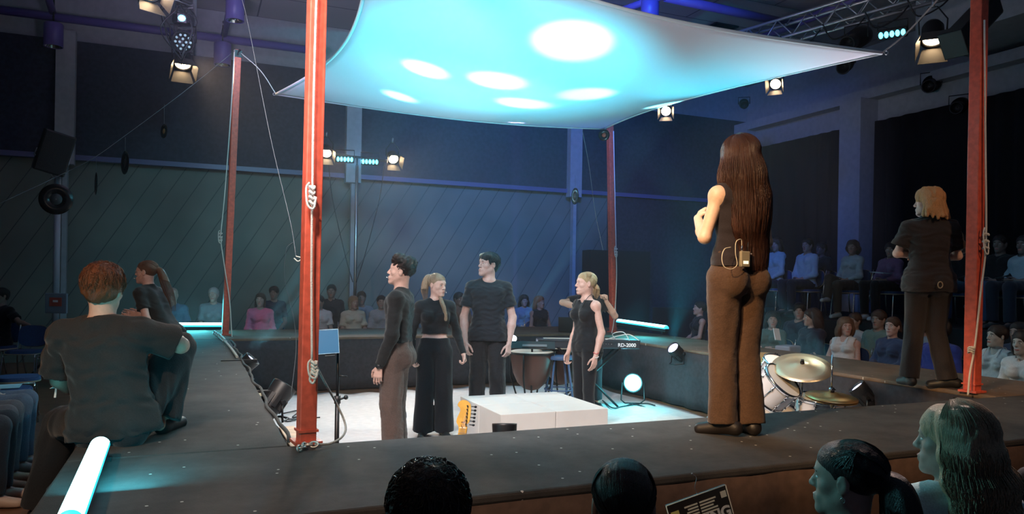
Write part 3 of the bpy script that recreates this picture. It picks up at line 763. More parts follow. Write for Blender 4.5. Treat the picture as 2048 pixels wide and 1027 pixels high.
def canister(x, y, lab, zc=6.05):
    c = at(x, y, zc); t = empty('ceiling_downlight', c, 0, lab, 'ceiling light', 'violet canister downlights')
    m = MB(); m.lathe([(.01, .2), (.135, .2), (.15, .18), (.15, -.2), (.142, -.2), (.142, -.13), (.01, -.11)], 28); m.build('housing', PURP, t)
    m = MB(); m.lathe([(.138, -.19), (.12, -.16), (.10, -.13), (.02, -.12), (.001, -.12)], 20); m.build('reflector', CHROME, t)
    m = MB(); m.tube([(0, 0, .2), (0, 0, .6)], .012, 6); m.build('hanger', BLACKM, t)
canister(107, 70, 'violet canister downlight at the far left of the ceiling', 5.65)
canister(470, 18, 'violet canister downlight nearest above the tall rear post')
canister(445, 108, 'violet canister downlight just left of the rear post top', 5.6)
canister(1300, 24, 'violet canister downlight above the sail, right of centre')
m = MB(); c = at(1445, 54, 6.63); m.box(c, (.55, .3, .03), Matrix.Rotation(ANG, 3, 'Z'))
for k in range(5): m.box(c + Vector((0, -.1 + .05 * k, -.02)), (.5, .015, .02), Matrix.Rotation(ANG, 3, 'Z'))
tag(m.build('ceiling_vent', BLACKM), 'dark slotted air vent in the pale ceiling', 'vent')
# ------------------------------------------------------------------ the square catwalk round the pit
UI0, UI1, VI0, VI1 = .45, 5.75, 3.88, 10.65
UO0, UO1, VO0, VO1 = -.52, 6.95, 2.75, 12.35
def mat_deck(name, c0, c1):
    m, nt, bs = nodes(name); N, L = nt.nodes, nt.links
    tc = N.new('ShaderNodeTexCoord'); nz = N.new('ShaderNodeTexNoise'); nz.inputs['Scale'].default_value = 3.0; nz.inputs['Detail'].default_value = 8; nz.inputs['Roughness'].default_value = .7
    L.new(tc.outputs['Object'], nz.inputs['Vector']); r = ramp2(nt, nz.outputs['Fac'], c0, c1, .35, .68)
    vo = N.new('ShaderNodeTexVoronoi'); vo.voronoi_dimensions = '2D'; vo.inputs['Scale'].default_value = 8.0; L.new(tc.outputs['Object'], vo.inputs['Vector'])
    lt = N.new('ShaderNodeMath'); lt.operation = 'LESS_THAN'; L.new(vo.outputs['Distance'], lt.inputs[0]); lt.inputs[1].default_value = .05
    sp = N.new('ShaderNodeSeparateColor'); L.new(vo.outputs['Color'], sp.inputs[0]); g = N.new('ShaderNodeMath'); g.operation = 'GREATER_THAN'; L.new(sp.outputs[0], g.inputs[0]); g.inputs[1].default_value = .88
    mu = N.new('ShaderNodeMath'); mu.operation = 'MULTIPLY'; L.new(lt.outputs[0], mu.inputs[0]); L.new(g.outputs[0], mu.inputs[1])
    mx = N.new('ShaderNodeMixRGB'); L.new(mu.outputs[0], mx.inputs[0]); L.new(r.outputs[0], mx.inputs[1]); mx.inputs[2].default_value = (.6, .6, .55, 1); L.new(mx.outputs[0], bs.inputs['Base Color'])
    n2 = N.new('ShaderNodeTexNoise'); n2.inputs['Scale'].default_value = 160; L.new(tc.outputs['Object'], n2.inputs['Vector']); bp = N.new('ShaderNodeBump'); bp.inputs['Strength'].default_value = .35; bp.inputs['Distance'].default_value = .004
    L.new(n2.outputs['Fac'], bp.inputs['Height']); L.new(bp.outputs[0], bs.inputs['Normal']); bs.inputs['Roughness'].default_value = .8; bs.inputs['Specular IOR Level'].default_value = .3
    return m
DECK = mat_deck('deck_covering', (.045, .043, .042), (.085, .080, .076)); DECKB = mat_deck('deck_boards', (.13, .09, .06), (.20, .14, .10))
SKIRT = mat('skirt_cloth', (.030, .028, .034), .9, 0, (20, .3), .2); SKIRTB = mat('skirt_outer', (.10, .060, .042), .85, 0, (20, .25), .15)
def catwalk(name, u0, u1, v0, v1, deck, label, sides):
    t = empty(name, W(u0, v0, 0), ANG, label, 'stage platform')
    du, dv = u1 - u0, v1 - v0; m = MB()
    m.box((du / 2, dv / 2, STAGE - .02), (du, dv, .04), None, 0, .012); m.build('deck', deck, t)
    m = MB()
    nu, nv = max(1, round(du / 2)), max(1, round(dv / 2))
    for i in range(nu + 1):
        for j in range(nv + 1):
            x, y = min(max(.06, du * i / nu), du - .06), min(max(.06, dv * j / nv), dv - .06); m.box((x, y, (STAGE - .04) / 2), (.06, .06, STAGE - .04))
    for j in range(nv + 1): m.box((du / 2, min(max(.06, dv * j / nv), dv - .06), .3), (du - .1, .04, .04))
    m.box((.06, dv / 2, .34), (.04, dv - .1, .04))
    m.build('trestle_frame', mat('raw_wood', (.35, .24, .15), .7), t)
    for (a, b, mm) in sides:
        o = curtain('skirt', [(*a, 0), (*b, 0)], .02, STAGE - .035, mm, .022, .42, .008, t, 6)
    return t
e = .012
t_front = catwalk('stage_catwalk', UO0, UO1, VO0, VI0, DECK, 'dark carpeted catwalk across the front, below the woman with very long hair', [((0, -e), (UO1 - UO0, -e), SKIRTB), ((UI1 - UO0, VI0 - VO0 + e), (UI0 - UO0, VI0 - VO0 + e), SKIRT), ((-e, 1.1), (-e, 0), SKIRT)])
t_left = catwalk('stage_catwalk', UO0, UI0, VI0 + .004, VI1 - .004, DECK, 'dark carpeted catwalk on the left, under the sitting man', [((-e, VI1 - VI0), (-e, 0), SKIRT), ((UI0 - UO0 + e, 0), (UI0 - UO0 + e, VI1 - VI0), SKIRT)])
t_back = catwalk('stage_catwalk', UO0, UO1, VI1, VO1, DECKB, 'brown catwalk across the back of the pit, in front of the far spectators', [((UI0 - UO0, -e), (UI1 - UO0, -e), SKIRT), ((UO1 - UO0, VO1 - VI1 + e), (0, VO1 - VI1 + e), SKIRT)])
t_right = catwalk('stage_catwalk', UI1, UO1, VI0 + .004, VI1 - .004, DECKB, 'brown catwalk on the right, under the woman with crossed arms', [((-e, VI1 - VI0), (-e, 0), SKIRT), ((UO1 - UI1 + e, 0), (UO1 - UI1 + e, VI1 - VI0), SKIRTB)])
# ragged carpet edge
m = MB(); P_ = [W(UI0 + .012 + .012 * math.sin(k * .41) + .006 * math.sin(k * .93), VI0 + .1 + k * .09, STAGE + .004 + .003 * math.sin(k * .7)) for k in range(72)]
m.tube(P_, .011, 6); o = m.build('carpet_fringe', DECK); tag(o, 'ragged dark carpet edge rolled along the left inner rim', 'carpet')
# white floor cloth
m = MB(); n = 60; vs = []
for i in range(n + 1):
    for j in range(n + 1):
        a, b = i / n, j / n; eu = .12 * math.sin(b * 17) * (1 if i in (0, n) else 0) * (1 if i == 0 else -1); ev = .1 * math.sin(a * 13) * (1 if j in (0, n) else 0)
        z = .006 + .004 * (math.sin(a * 31 + 3 * math.sin(b * 9)) + 1) * (.3 + abs(math.sin(b * 11)))
        if j > n - 8: z += .012 * (1 + math.sin(a * 60 + b * 20)) * (j - n + 8) / 8
        vs.append(W(UI0 + .16 + (UI1 - UI0 - .32) * a + eu * .5, VI0 + .06 + (VI1 - VI0 - .5) * b + ev * .5, z))
fs = [(i * (n + 1) + j, (i + 1) * (n + 1) + j, (i + 1) * (n + 1) + j + 1, i * (n + 1) + j + 1) for i in range(n) for j in range(n)]
m.add(vs, fs, 0, True); o = m.build('floor_cloth', mat('white_cloth', (.80, .76, .75), .75, 0, (14, .2), .05)); tag(o, 'white cloth covering the floor of the sunken pit', 'cloth')
md = o.modifiers.new('thick', 'SOLIDIFY'); md.thickness = .004; md.offset = 1
# red posts
RED = mat('red_paint', (.62, .10, .055), .42, 0, (25, .12), .14)
def post(x0, y0, xt, yt, ztop, label, wd_=.11):
    b = at(x0, y0, STAGE); tp = at(xt, yt, Z=b.y); k = (ztop - STAGE) / (tp.z - STAGE); tp = b + (tp - b) * k
    t = empty('red_post', b, 0, label, 'post', 'red posts round the pit'); d = tp - b
    rot = d.to_track_quat('Z', 'Y').to_matrix() @ Matrix.Rotation(ANG + .1, 3, 'Z'); L = d.length
    m = MB(); m.box(rot @ Vector((0, 0, L / 2)), (wd_, wd_, L), rot, 0, .006); m.build('beam', RED, t)
    m = MB(); m.box(rot @ Vector((0, 0, .07)), (wd_ + .016, wd_ + .016, .012), rot); m.box(rot @ Vector((0, 0, .012)), (wd_ + .05, wd_ + .05, .016), rot); m.build('foot_bracket', RED, t)
    m = MB(); m.box(rot @ Vector((0, 0, L - .06)), (wd_ + .01, wd_ + .01, .10), rot); 
    for s_ in (-1, 1): m.tube([rot @ Vector((0, 0, L - .04)), rot @ Vector((s_ * .14, 0, L - .04))], .008, 6); m.ball(rot @ Vector((s_ * .15, 0, L - .04)), .018, 8)
    m.build('top_fitting', BLACKM, t)
    return b, tp, rot
PB = [post(612, 886, 634, 0, 4.85, 'bright red post at the front left corner of the pit, nearest the camera', .085),
      post(450, 670, 476, 100, 4.75, 'dull red post at the rear left corner of the pit', .088),
      post(1226, 664, 1220, 258, 4.45, 'dull red post at the rear right corner, behind the keyboard', .088),
      post(1944, 784, 1958, 60, 4.85, 'crimson post at the right, beside the woman with crossed arms', .095)]
# the sail
K = [Vector((at(1035, 0, Z=4.3).x * 0 - .86, 4.45, 3.75)), at(552, 188, Z=10.2), at(1208, 257, Z=11.2), at(1764, 106, Z=6.35)]
n = 48; vs = []
def sail(a, b):
    ca, cb = .16, .16
    a2 = a + ca * math.sin(PI * b) * (.5 - a) * (1.0 - .15 * 0); b2 = b + cb * math.sin(PI * a) * (.5 - b)
    # a: near-left -> near-right ; b: near -> far
    p = K[0] * (1 - a2) * (1 - b2) + K[3] * a2 * (1 - b2) + K[1] * (1 - a2) * b2 + K[2] * a2 * b2
    p = p.copy(); p.z -= .22 * math.sin(PI * a) * math.sin(PI * b) + .16 * math.sin(PI * a) * b + .05 * math.sin(PI * b) * a; return p
for i in range(n + 1):
    for j in range(n + 1): vs.append(sail(i / n, j / n))
fs = [(i * (n + 1) + j, (i + 1) * (n + 1) + j, (i + 1) * (n + 1) + j + 1, i * (n + 1) + j + 1) for i in range(n) for j in range(n)]
SAIL, nt, bs = nodes('sail_cloth'); N, L = nt.nodes, nt.links
bs.inputs['Base Color'].default_value = (.80, .80, .82, 1); bs.inputs['Roughness'].default_value = .9
tr = N.new('ShaderNodeBsdfTranslucent'); tr.inputs[0].default_value = (.72, .74, .80, 1); mx = N.new('ShaderNodeMixShader'); mx.inputs[0].default_value = .35
L.new(bs.outputs[0], mx.inputs[1]); L.new(tr.outputs[0], mx.inputs[2]); L.new(mx.outputs[0], N['Material Output'].inputs[0])
noise_bump(nt, bs, 90, .15, .003)
t = empty('shade_sail', sail(.5, .5), 0, 'large white cloth sail stretched over the pit, lit with cyan pools', 'sail'); off = sail(.5, .5)
m = MB(); m.add([p - off for p in vs], fs, 0, True); o = m.build('cloth', SAIL, t)
md = o.modifiers.new('thick', 'SOLIDIFY'); md.thickness = .004
HEM = mat('sail_hem', (.55, .62, .63), .8)
ed = [[sail(i / 30, 0) for i in range(31)], [sail(1, i / 30) for i in range(31)], [sail(1 - i / 30, 1) for i in range(31)], [sail(0, 1 - i / 30) for i in range(31)]]
for q in ed:
    m = MB(); m.tube([p - off for p in q], .016, 8); m.build('hem', HEM, t)
for i, kk in enumerate((K[0], K[3], K[2], K[1])):
    m = MB(); c = (kk - off) * 1.01; m.tube([c + Vector((.016 * math.cos(a), .006, .016 * math.sin(a))) for a in np.linspace(0, 2 * PI, 13)], .004, 6, 0, False); m.build('corner_ring', STEEL, t)

def on_sail(x, y):
    best = None
    for i in range(61):
        for j in range(61):
            p = sail(i / 60, j / 60); k = FPX / p.y; px_ = CX + p.x * k; py_ = CY - (p.z - HCAM) * k
            e_ = (px_ - ROLL * (py_ - CY) - x) ** 2 + (py_ + ROLL * (px_ - CX) - y) ** 2
            if best is None or e_ < best[0]: best = (e_, p)
    return best[1]
CYAN = (.035, .74, 1.0)
BEAMS = [((508, 700, 7.5), (1045, 205), 5200, 8, .7), ((508, 698, 7.4), (990, 160), 5500, 9, .7), ((500, 700, 7.5), (845, 137), 4500, 9, .7), ((1030, 662, 10.3), (1345, 220), 4200, 8, .7),
         ((1704, 760, 6.9), (1180, 188), 4500, 8, .7), ((1010, 826, 4.35), (1145, 78), 5200, 13, .6), ((1265, 750, 9.5), (1095, 228), 2500, 8, .7), ((515, 700, 7.5), (800, 190), 3000, 8, .7),
         ((1000, 826, 4.4), (985, 150), 2600, 57, .9), ((1344, 684, 9.4), (1450, 165), 800, 34, 1.0), ((1704, 755, 6.8), (760, 150), 1500, 30, 1.0)]
for (sx, sy, Zs), (tx, ty), pw, ang, bl in BEAMS: light('par_can_light', 'SPOT', at(sx, sy, Z=Zs), pw, CYAN if ang > 30 else (.24, .86, 1.0), on_sail(tx, ty), .04, ang, bl)
# ------------------------------------------------------------------ the performers
BK = (.018, .018, .022)
def lvec(*a): return V(*a)
def gpos(x, Z, z=0.0):
    p = at(x, 600, Z=Z); return (p.x, p.y, z)
# 1 curly haired man in profile
H = 1.79; J = standing(H, .98); J['P'] = V(0, -.02, .53 * H); J['N'] = V(0, -.045, .842 * H)
for n in 'LR': J['Sh' + n][1] = -.045
J['ElL'] = V(-.225, -.03, .625 * H); J['WrL'] = V(-.225, .075, .478 * H); J['ElR'] = V(.225, -.03, .625 * H); J['WrR'] = V(.23, .10, .48 * H)
p1 = person('man with tall curly dark hair in profile, black long-sleeved top and brown trousers', gpos(792, 6.5), 84, H, J,
    dict(col=(.016, .016, .017), sleeve=1.97, hem=.055, off=.013, folds=.004, name='jumper', neck=.012), dict(col=(.115, .080, .070), r=(.062, .052, .050), len=1.08, waist=.085, off=.016, folds=.007, folds2=.003),
    dict(style='afro', col=(.022, .010, .007), lip=(.5, .2, .17)), (.62, .38, .31), (4, 9, 0), hands=dict(L=dict(d=(0, .12, -1), n=(1, 0, 0), t=(0, 1, 0), curl=(18, 28, 18)), R=dict(d=(0, .12, -1), n=(-1, 0, 0), t=(0, 1, 0))), res=.005, shoe=(.02, .02, .02))
r1 = p1[0]
m = MB(); m.tube([V(-.225, .070, .485 * H), V(-.225, .078, .471 * H)], .033, 14); m.ball((-.262, .075, .478 * H), (.007, .02, .02), 10); wt = m.build('wristwatch', BLACKP, r1)
# 2 young woman with ponytail, facing us
H = 1.66; J = standing(H, .92, 1.0, .085); J['ElR'] = V(.235, -.02, .63 * H); J['WrR'] = V(.225, .05, .495 * H); J['ElL'] = V(-.225, -.04, .63 * H); J['WrL'] = V(-.285, .06, .505 * H)
p2 = person('young woman with a high ponytail, black cropped long-sleeved top and wide black trousers', gpos(871, 7.55), 190, H, J,
    dict(col=(.014, .015, .018), sleeve=1.97, hem=.098, off=.006, folds=.003, name='cropped_top', neck=.012), dict(col=(.012, .013, .017), r=(.060, .056, .062), len=1.06, waist=.072, off=.007, folds=.004),
    dict(style='pony', col=(.30, .22, .15), tie=(0, -.085, .085), path=[(.03, -.12, .07), (.05, -.13, -.02), (.055, -.115, -.12), (.05, -.10, -.19)], r=.022, strands=240, noise=.001, lip=(.55, .22, .2)), (.66, .44, .38), (42, -4, 0), fem=True,
    hands=dict(L=dict(d=(-.15, .35, -.9), n=(1, .3, 0), t=(.2, 1, 0), curl=(50, 60, 40)), R=dict(d=(0, .1, -1), n=(-1, .2, 0), t=(0, 1, 0), curl=(40, 50, 30))), res=.005, shoe=(.015, .015, .015))
cN, RmN, scN = p2[1:]; s = Sdf(.005); pts = bez([Vector(cN + RmN @ V(-.05, -.03, -.05)), Vector(J['ShL'] * .35 + J['N'] * .65 + V(0, .09, .01)), Vector(J['N'] + V(-.085, .115, -.12)), Vector(J['N'] + V(-.095, .12, -.21))], 6)
for i in range(len(pts) - 1): s.rc(pts[i], pts[i + 1], max(.006, .020 - .012 * abs(i / 18 - .45)), max(.006, .020 - .012 * abs((i + 1) / 18 - .45)), .01)
s.noise(.003, 60, 2, (1, 1, .3)); sdf_obj('hair_lock', s, hair_m((.30, .22, .15)), p2[0])
m = MB(); m.tube([J['WrR'] + V(0, -.01, .02), J['WrR'] + V(0, -.002, .0)], .027, 14); m.build('bracelet', mat('pale_band', (.6, .62, .6), .4), p2[0])
# 3 tall man behind
H = 1.90; J = standing(H, .99, 1, .10); J['ElR'] = V(.262, -.02, .625 * H); J['WrR'] = V(.235, .05, .487 * H); J['ElL'] = V(-.262, -.02, .625 * H); J['WrL'] = V(-.225, .05, .480 * H)
p3 = person('tall young man in a black t-shirt standing behind the white cubes', gpos(977, 8.05), 180, H, J,
    dict(col=(.015, .016, .022), sleeve=.62, hem=-.035, off=.012, folds=.006, loose=.016, neck=.014), dict(col=(.020, .020, .024), r=(.058, .047, .046), len=1.04, off=.014, folds=.006, folds2=.003, name='jeans'),
    dict(style='quiff', col=(.016, .013, .014), strands=420, noise=.006, vol=.004), (.60, .40, .36), (-52, 6, 0),
    hands=dict(L=dict(d=(.05, .3, -1), n=(.7, -.6, 0), t=(.5, 1, 0), curl=(35, 45, 30)), R=dict(d=(-.05, .3, -1), n=(-.7, -.6, 0), t=(-.5, 1, 0), curl=(35, 45, 30))), res=.005, shoe=(.02, .02, .02))
# 4 blonde woman in a camisole
H = 1.70; J = standing(H, .90, .96, .06); J['ElL'] = V(-.20, -.05, .635 * H); J['WrL'] = V(-.215, .035, .495 * H); J['ElR'] = V(.20, -.03, .635 * H); J['WrR'] = V(.21, .06, .495 * H)
p4 = person('blonde woman in a black camisole standing in front of the musician', gpos(1172, 7.7), 122, H, J,
    dict(col=(.012, .012, .015), kind='cami', hem=-.02, off=.012, folds=.005, name='camisole', upper=.94), dict(col=(.014, .014, .018), r=(.050, .036, .027), len=1.0, off=.007, folds=.004, name='leggings'),
    dict(style='pony', col=(.42, .29, .16), tie=(0, -.095, -.005), path=[(0, -.12, -.04), (0, -.125, -.10), (0, -.11, -.16)], r=.020, strands=320, noise=.001, lip=(.55, .24, .2)), (.68, .42, .35), (-18, 2, 0), fem=True,
    hands=dict(L=dict(d=(0, .2, -1), n=(1, 0, .1), t=(0, 1, 0), curl=(15, 22, 14)), R=dict(d=(0, .3, -1), n=(-1, 0, 0), t=(0, 1, 0), curl=(30, 40, 24))), res=.005, shoe=(.02, .02, .02))
w4 = J['WrL']
for dz, cc, nm in ((.035, (.55, .12, .12), 'red bracelet'), (-.005, (.75, .72, .7), 'white bracelet')):
    m = MB(); c = w4 + V(-.0, -.006, dz); m.tube([c + V(.029 * math.cos(a), .024 * math.sin(a), .006 * math.sin(2 * a)) for a in np.linspace(0, 2 * PI, 19)], .0042, 6); m.build('bracelet', mat('band', cc, .5), p4[0], nm)
# 5 musician behind her, arms raised
H = 1.70; J = standing(H, 1.0, 1, .10); J['ElR'] = V(.34, .06, .775 * H); J['WrR'] = V(.10, .24, .735 * H); J['ElL'] = V(-.33, .02, .68 * H); J['WrL'] = V(-.20, .16, .79 * H)
p5 = person('musician in a black t-shirt with raised bent arms behind the blonde woman', gpos(1178, 9.5), 180, H, J,
    dict(col=(.014, .014, .018), sleeve=.55, hem=-.03, off=.012, folds=.005), dict(col=(.015, .015, .02), r=(.056, .044, .040), off=.012),
    dict(style='short', col=(.05, .03, .02), strands=0), (.52, .32, .24), (10, -8, 0),
    hands=dict(L=dict(d=(.2, .4, .9), n=(.6, .5, 0), t=(1, 0, 0), curl=(70, 80, 50)), R=dict(d=(-1, .2, .0), n=(0, .2, -1), t=(0, 1, 0), curl=(25, 30, 20))), res=.006, shoe=(.02, .02, .02))
# 6 woman with very long hair standing on the front catwalk
H = 1.685; J = standing(H, .92, 1.06, .055); J['ElL'] = V(-.215, .015, .652 * H); J['WrL'] = V(-.125, .205, .725 * H); J['ElR'] = V(.215, .02, .645 * H); J['WrR'] = V(.07, .21, .72 * H)
J['AnL'] = V(-.085, .0, .05 * H); J['ToeL'] = V(-.16, .10, .022); J['KnL'] = V(-.065, .03, .285 * H); J['AnR'] = V(.082, -.03, .05 * H); J['ToeR'] = V(.10, .13, .022)
g6 = gpos(1474, 4.22, STAGE)
p6 = person('woman with very long dark hair and flared brown trousers standing on the front catwalk', g6, 22, H, J,
    dict(col=(.022, .016, .016), kind='tank', hem=.03, off=.006, folds=.004, name='tank_top'), dict(col=(.080, .045, .026), r=(.0585, .046, .048), len=1.05, waist=.10, off=.003, folds=.004, folds2=.002, name='flared_trousers'),
    dict(style='long', len=.68, col=(.050, .018, .009), w=.135, shift=(.03, -.065), strands=2000, wave=.02, wfreq=1.4, noise=.001, vol=.002, amax=142, noface=True), (.74, .48, .31), (16, -4, 3), fem=True,
    hands=dict(L=dict(d=(.6, .3, .6), n=(1, 0, -.4), t=(0, .2, 1), curl=(35, 40, 25)), R=dict(d=(-.6, .3, .6), n=(-1, 0, -.4), t=(0, .2, 1), curl=(35, 40, 25))), res=.0055, shoe=(.012, .010, .010))
# 7 woman with crossed arms on the right catwalk
H = 1.69; J = standing(H, .98, 1.06, .10); J['ElL'] = V(-.235, .05, .665 * H); J['WrL'] = V(-.02, .19, .675 * H); J['ElR'] = V(.235, .06, .655 * H); J['WrR'] = V(.0, .23, .645 * H)
J['AnL'] = V(-.14, .0, .05 * H); J['ToeL'] = V(-.17, .15, .022); J['AnR'] = V(.135, -.05, .05 * H); J['ToeR'] = V(.02, -.01, .022); J['KnR'] = V(.06, .01, .285 * H); J['KnL'] = V(-.10, .02, .285 * H)
p7 = person('woman with shoulder-length blonde hair and crossed arms standing on the right catwalk', gpos(1857, 6.34, STAGE), -14, H, J,
    dict(col=(.030, .022, .020), sleeve=.70, hem=-.055, off=.020, folds=.006, loose=.02, neck=.012), dict(col=(.022, .018, .018), r=(.058, .046, .046), len=1.03, waist=.05, off=.008, folds=.004, name='flared_trousers'),
    dict(style='bob', col=(.46, .23, .085), noise=.008, vol=.016, noface=True), (.66, .42, .34), (62, 0, 0), fem=True,
    hands=dict(L=dict(d=(1, .1, .1), n=(0, -1, 0), t=(0, 0, 1)), R=dict(d=(-1, -.1, .1), n=(0, -1, 0), t=(0, 0, 1))), res=.006, shoe=(.012, .012, .012))
c7, R7, s7 = p7[1:]; s = Sdf(.006); q = lambda x, y, z: c7 + R7 @ (V(x, y, z) * s7)
for k in range(11):
    a = math.radians(-10 + 20 * k - 90 - 90 + 90); x, y = .088 * math.cos(a + PI), -.022 - .085 * abs(math.sin(a)) ; x = .095 * math.cos(PI * k / 10); y = -.020 - .095 * math.sin(PI * k / 10)
    f = 1.12 + .05 * math.sin(k * 2.1); s.rc(q(x, y, .01), q(x * f, y * f, -.075), .020, .022, .015); s.rc(q(x * f, y * f, -.075), q(x * f * 1.22, y * f * 1.2, -.135 - .012 * math.sin(k * 1.7)), .022, .014, .015)
s.noise(.006, 42, 3, (1, 1, .5)); sdf_obj('hair_ends', s, hair_m((.46, .23, .085)), p7[0])
# 8 man sitting on the left catwalk, back to us
H = 1.80; J = dict(P=V(.015, 0, .10), N=V(-.045, -.01, .622))
J.update(ShL=V(-.225, -.01, .535), ShR=V(.13, .0, .545), ElL=V(-.29, .10, .30), WrL=V(-.20, .30, .17), ElR=V(.295, .12, .475), WrR=V(.17, .34, .50),
         HpL=V(-.085, .03, .09), HpR=V(.10, .03, .10), KnL=V(-.37, .34, .03), AnL=V(-.47, .30, -.42), ToeL=V(-.54, .42, -.48), KnR=V(.22, .36, .44), AnR=V(.19, .20, .07), ToeR=V(.22, .40, .02))
p8 = person('man with short reddish-brown hair sitting with his back to us on the left catwalk', gpos(226, 3.78, STAGE), 8, H, J,
    dict(col=(.024, .022, .022), sleeve=.80, hem=-.035, off=.020, folds=.008, loose=.026, neck=.010), dict(col=(.016, .016, .018), r=(.058, .050, .046), off=.012, folds=.008, waist=.05, len=.98, name='cargo_trousers'),
    dict(style='short', col=(.16, .055, .022), strands=900, noise=.006, vol=.010, noface=True), (.66, .40, .30), (-2, -6, 0), belly=.012,
    hands=dict(L=dict(d=(.3, .8, -.3), n=(.2, 0, -1), t=(1, 0, 0)), R=dict(d=(-.8, .3, -.3), n=(0, -.3, -1), t=(0, 1, 0))), res=.0055, shoe=(.015, .015, .015))
m = MB()
m.add([(-.36, .16, .245), (-.28, .18, .25), (-.29, .17, .285), (-.345, .155, .252)], [(0, 1, 2, 3)]); m.add([(-.335, .15, .20), (-.325, .15, .20), (-.322, .152, .25), (-.33, .152, .25)], [(0, 1, 2, 3)])
wk = m.build('wristband_tag', mat('white_tag', (.8, .82, .8), .5), p8[0]); md = wk.modifiers.new('t', 'SOLIDIFY'); md.thickness = .004
# 9 woman kneeling and leaning forward
H = 1.64; J = dict(P=V(0, -.16, .27), N=V(0, .03, .73))
J.update(ShL=V(-.145, .03, .655), ShR=V(.145, .03, .655), ElL=V(-.20, -.07, .42), WrL=V(-.12, .14, .42), ElR=V(.20, -.05, .42), WrR=V(.08, .16, .44), HpL=V(-.08, -.13, .24), HpR=V(.08, -.13, .24),
         KnL=V(-.10, .26, .08), KnR=V(.10, .26, .08), AnL=V(-.09, -.15, .06), AnR=V(.09, -.15, .06), ToeL=V(-.09, -.30, .03), ToeR=V(.09, -.30, .03))
p9 = person('woman with glasses and a long ponytail kneeling on the left catwalk, hands together', gpos(303, 7.25, STAGE), 86, H, J,
    dict(col=(.022, .022, .022), sleeve=.62, hem=-.02, off=.010, folds=.004), dict(col=(.012, .014, .018), r=(.056, .042, .038), off=.008),
    dict(style='pony', col=(.13, .060, .032), tie=(0, -.095, .030), path=[(0, -.14, .02), (0, -.20, -.10), (0, -.27, -.26), (0, -.30, -.40)], r=.026, strands=320, noise=.001, lip=(.5, .2, .18)), (.66, .40, .34), (4, 2, 0), fem=True,
    hands=dict(L=dict(d=(.25, .9, .15), n=(1, 0, 0), t=(0, 0, 1), curl=(12, 20, 14)), R=dict(d=(-.2, .9, .2), n=(-1, 0, 0), t=(0, 0, 1), curl=(12, 20, 14))), res=.005)
c9, R9, s9 = p9[1:]; q = lambda x, y, z: Vector(c9 + R9 @ (V(x, y, z) * s9)); m = MB()
for sg in (-1, 1):
    m.tube([q(sg * (.030 + .020 * math.cos(a)), .092 - .006 * abs(math.cos(a)), .002 + .014 * math.sin(a)) for a in np.linspace(0, 2 * PI, 17)], .0016, 6, 0, False)
    m.tube([q(sg * .050, .086, .006), q(sg * .074, .04, .006), q(sg * .078, -.01, .004)], .0022, 6)
m.tube([q(-.010, .093, .006), q(.010, .093, .006)], .0018, 6); m.build('glasses', mat('clear_frame', (.75, .70, .66), .25), p9[0])
def to_world(root, p):
    bpy.context.view_layer.update(); return root.matrix_world @ Vector(p)
def headset(P, who, side=-1, col=(.75, .6, .5)):
    root, c, Rm, sc = P; q = lambda x, y, z: Vector(c + Rm @ (V(x, y, z) * sc)); S_ = side
    Mw = Matrix.Translation(root.location) @ Matrix.Rotation(root.rotation_euler.z, 4, 'Z'); o0 = q(S_ * .08, 0, 0)
    t = empty('headset_microphone', Mw @ o0, root.rotation_euler.z, 'thin skin-coloured headset microphone on ' + who, 'microphone')
    m = MB(); m.tube([p - o0 for p in bez([q(S_ * .080, -.022, .020), q(S_ * .083, .0, .028), q(S_ * .082, .010, .0), q(S_ * .074, .045, -.045), q(S_ * .050, .088, -.068), q(S_ * .030, .104, -.066)], 5)], .0011, 6); m.build('boom', mat('beige_wire', col, .5), t)
    m = MB(); m.ball(q(S_ * .028, .106, -.066) - o0, .0055, 10); m.build('capsule', mat('foam_tip', (.8, .75, .72), .6), t); return t
headset(p1, 'the curly haired man'); headset(p4, 'the blonde woman in the camisole'); headset(p9, 'the kneeling woman with glasses'); headset(p6, 'the woman with very long hair', -1)
headset(p2, 'the woman in the cropped top', -1)
# belt pack on the long haired woman
def belt_pack(P, loc, rot, label, sc=1.0):
    root = P[0]; Mw = Matrix.Translation(root.location) @ Matrix.Rotation(root.rotation_euler.z, 4, 'Z')
    t = empty('wireless_belt_pack', Mw @ Vector(loc), root.rotation_euler.z + rot, label, 'belt pack'); CR = mat('pack_shell', (.34, .30, .20), .45)
    m = MB(); m.box((0, 0, 0), (.062 * sc, .022, .085 * sc), None, 0, .005); m.build('case', CR, t)
    m = MB(); m.box((0, -.0118, -.018), (.034 * sc, .002, .016)); m.build('display', mat('pack_display', (.9, .85, .6), .4, emit=((1, .9, .6), 1.2)), t)
    m = MB(); m.tube([(.022, 0, .042), (.024, 0, .092)], .0028, 6); m.build('antenna', BLACKP, t)
    m = MB(); m.tube([(-.020, 0, .042), (-.020, 0, .07)], .005, 8); m.build('plug', CHROME, t)
    m = MB(); m.tube(bez([(-.020, 0, .07), (-.030, -.005, .105), (-.070, -.012, .09), (-.075, -.014, .03), (-.065, -.016, -.03), (-.10, -.016, -.055), (-.145, -.01, -.045), (-.155, 0, .0), (-.13, .01, .05), (-.085, .012, .062)], 6), .0022, 6); m.build('cable', mat('pale_cable', (.75, .68, .5), .5), t)
    m = MB(); m.box((.040 * sc, 0, .03), (.02, .004, .006)); m.build('clip', mat('clip', (.8, .7, .6), .4), t); return t
belt_pack(p6, (-.075, -.150, .575 * 1.685 + .010), .05, 'grey wireless belt pack with a pale cable at the back of the long haired woman')
m = MB(); q = Vector(p7[0].location) + Vector((0, 0, .84 + .02)); q.y -= .17; m.tube([q + Vector((.02 * math.cos(a) - .0, 0, .026 * math.sin(a))) for a in np.linspace(0, 2 * PI, 15)], .005, 6, 0, False)
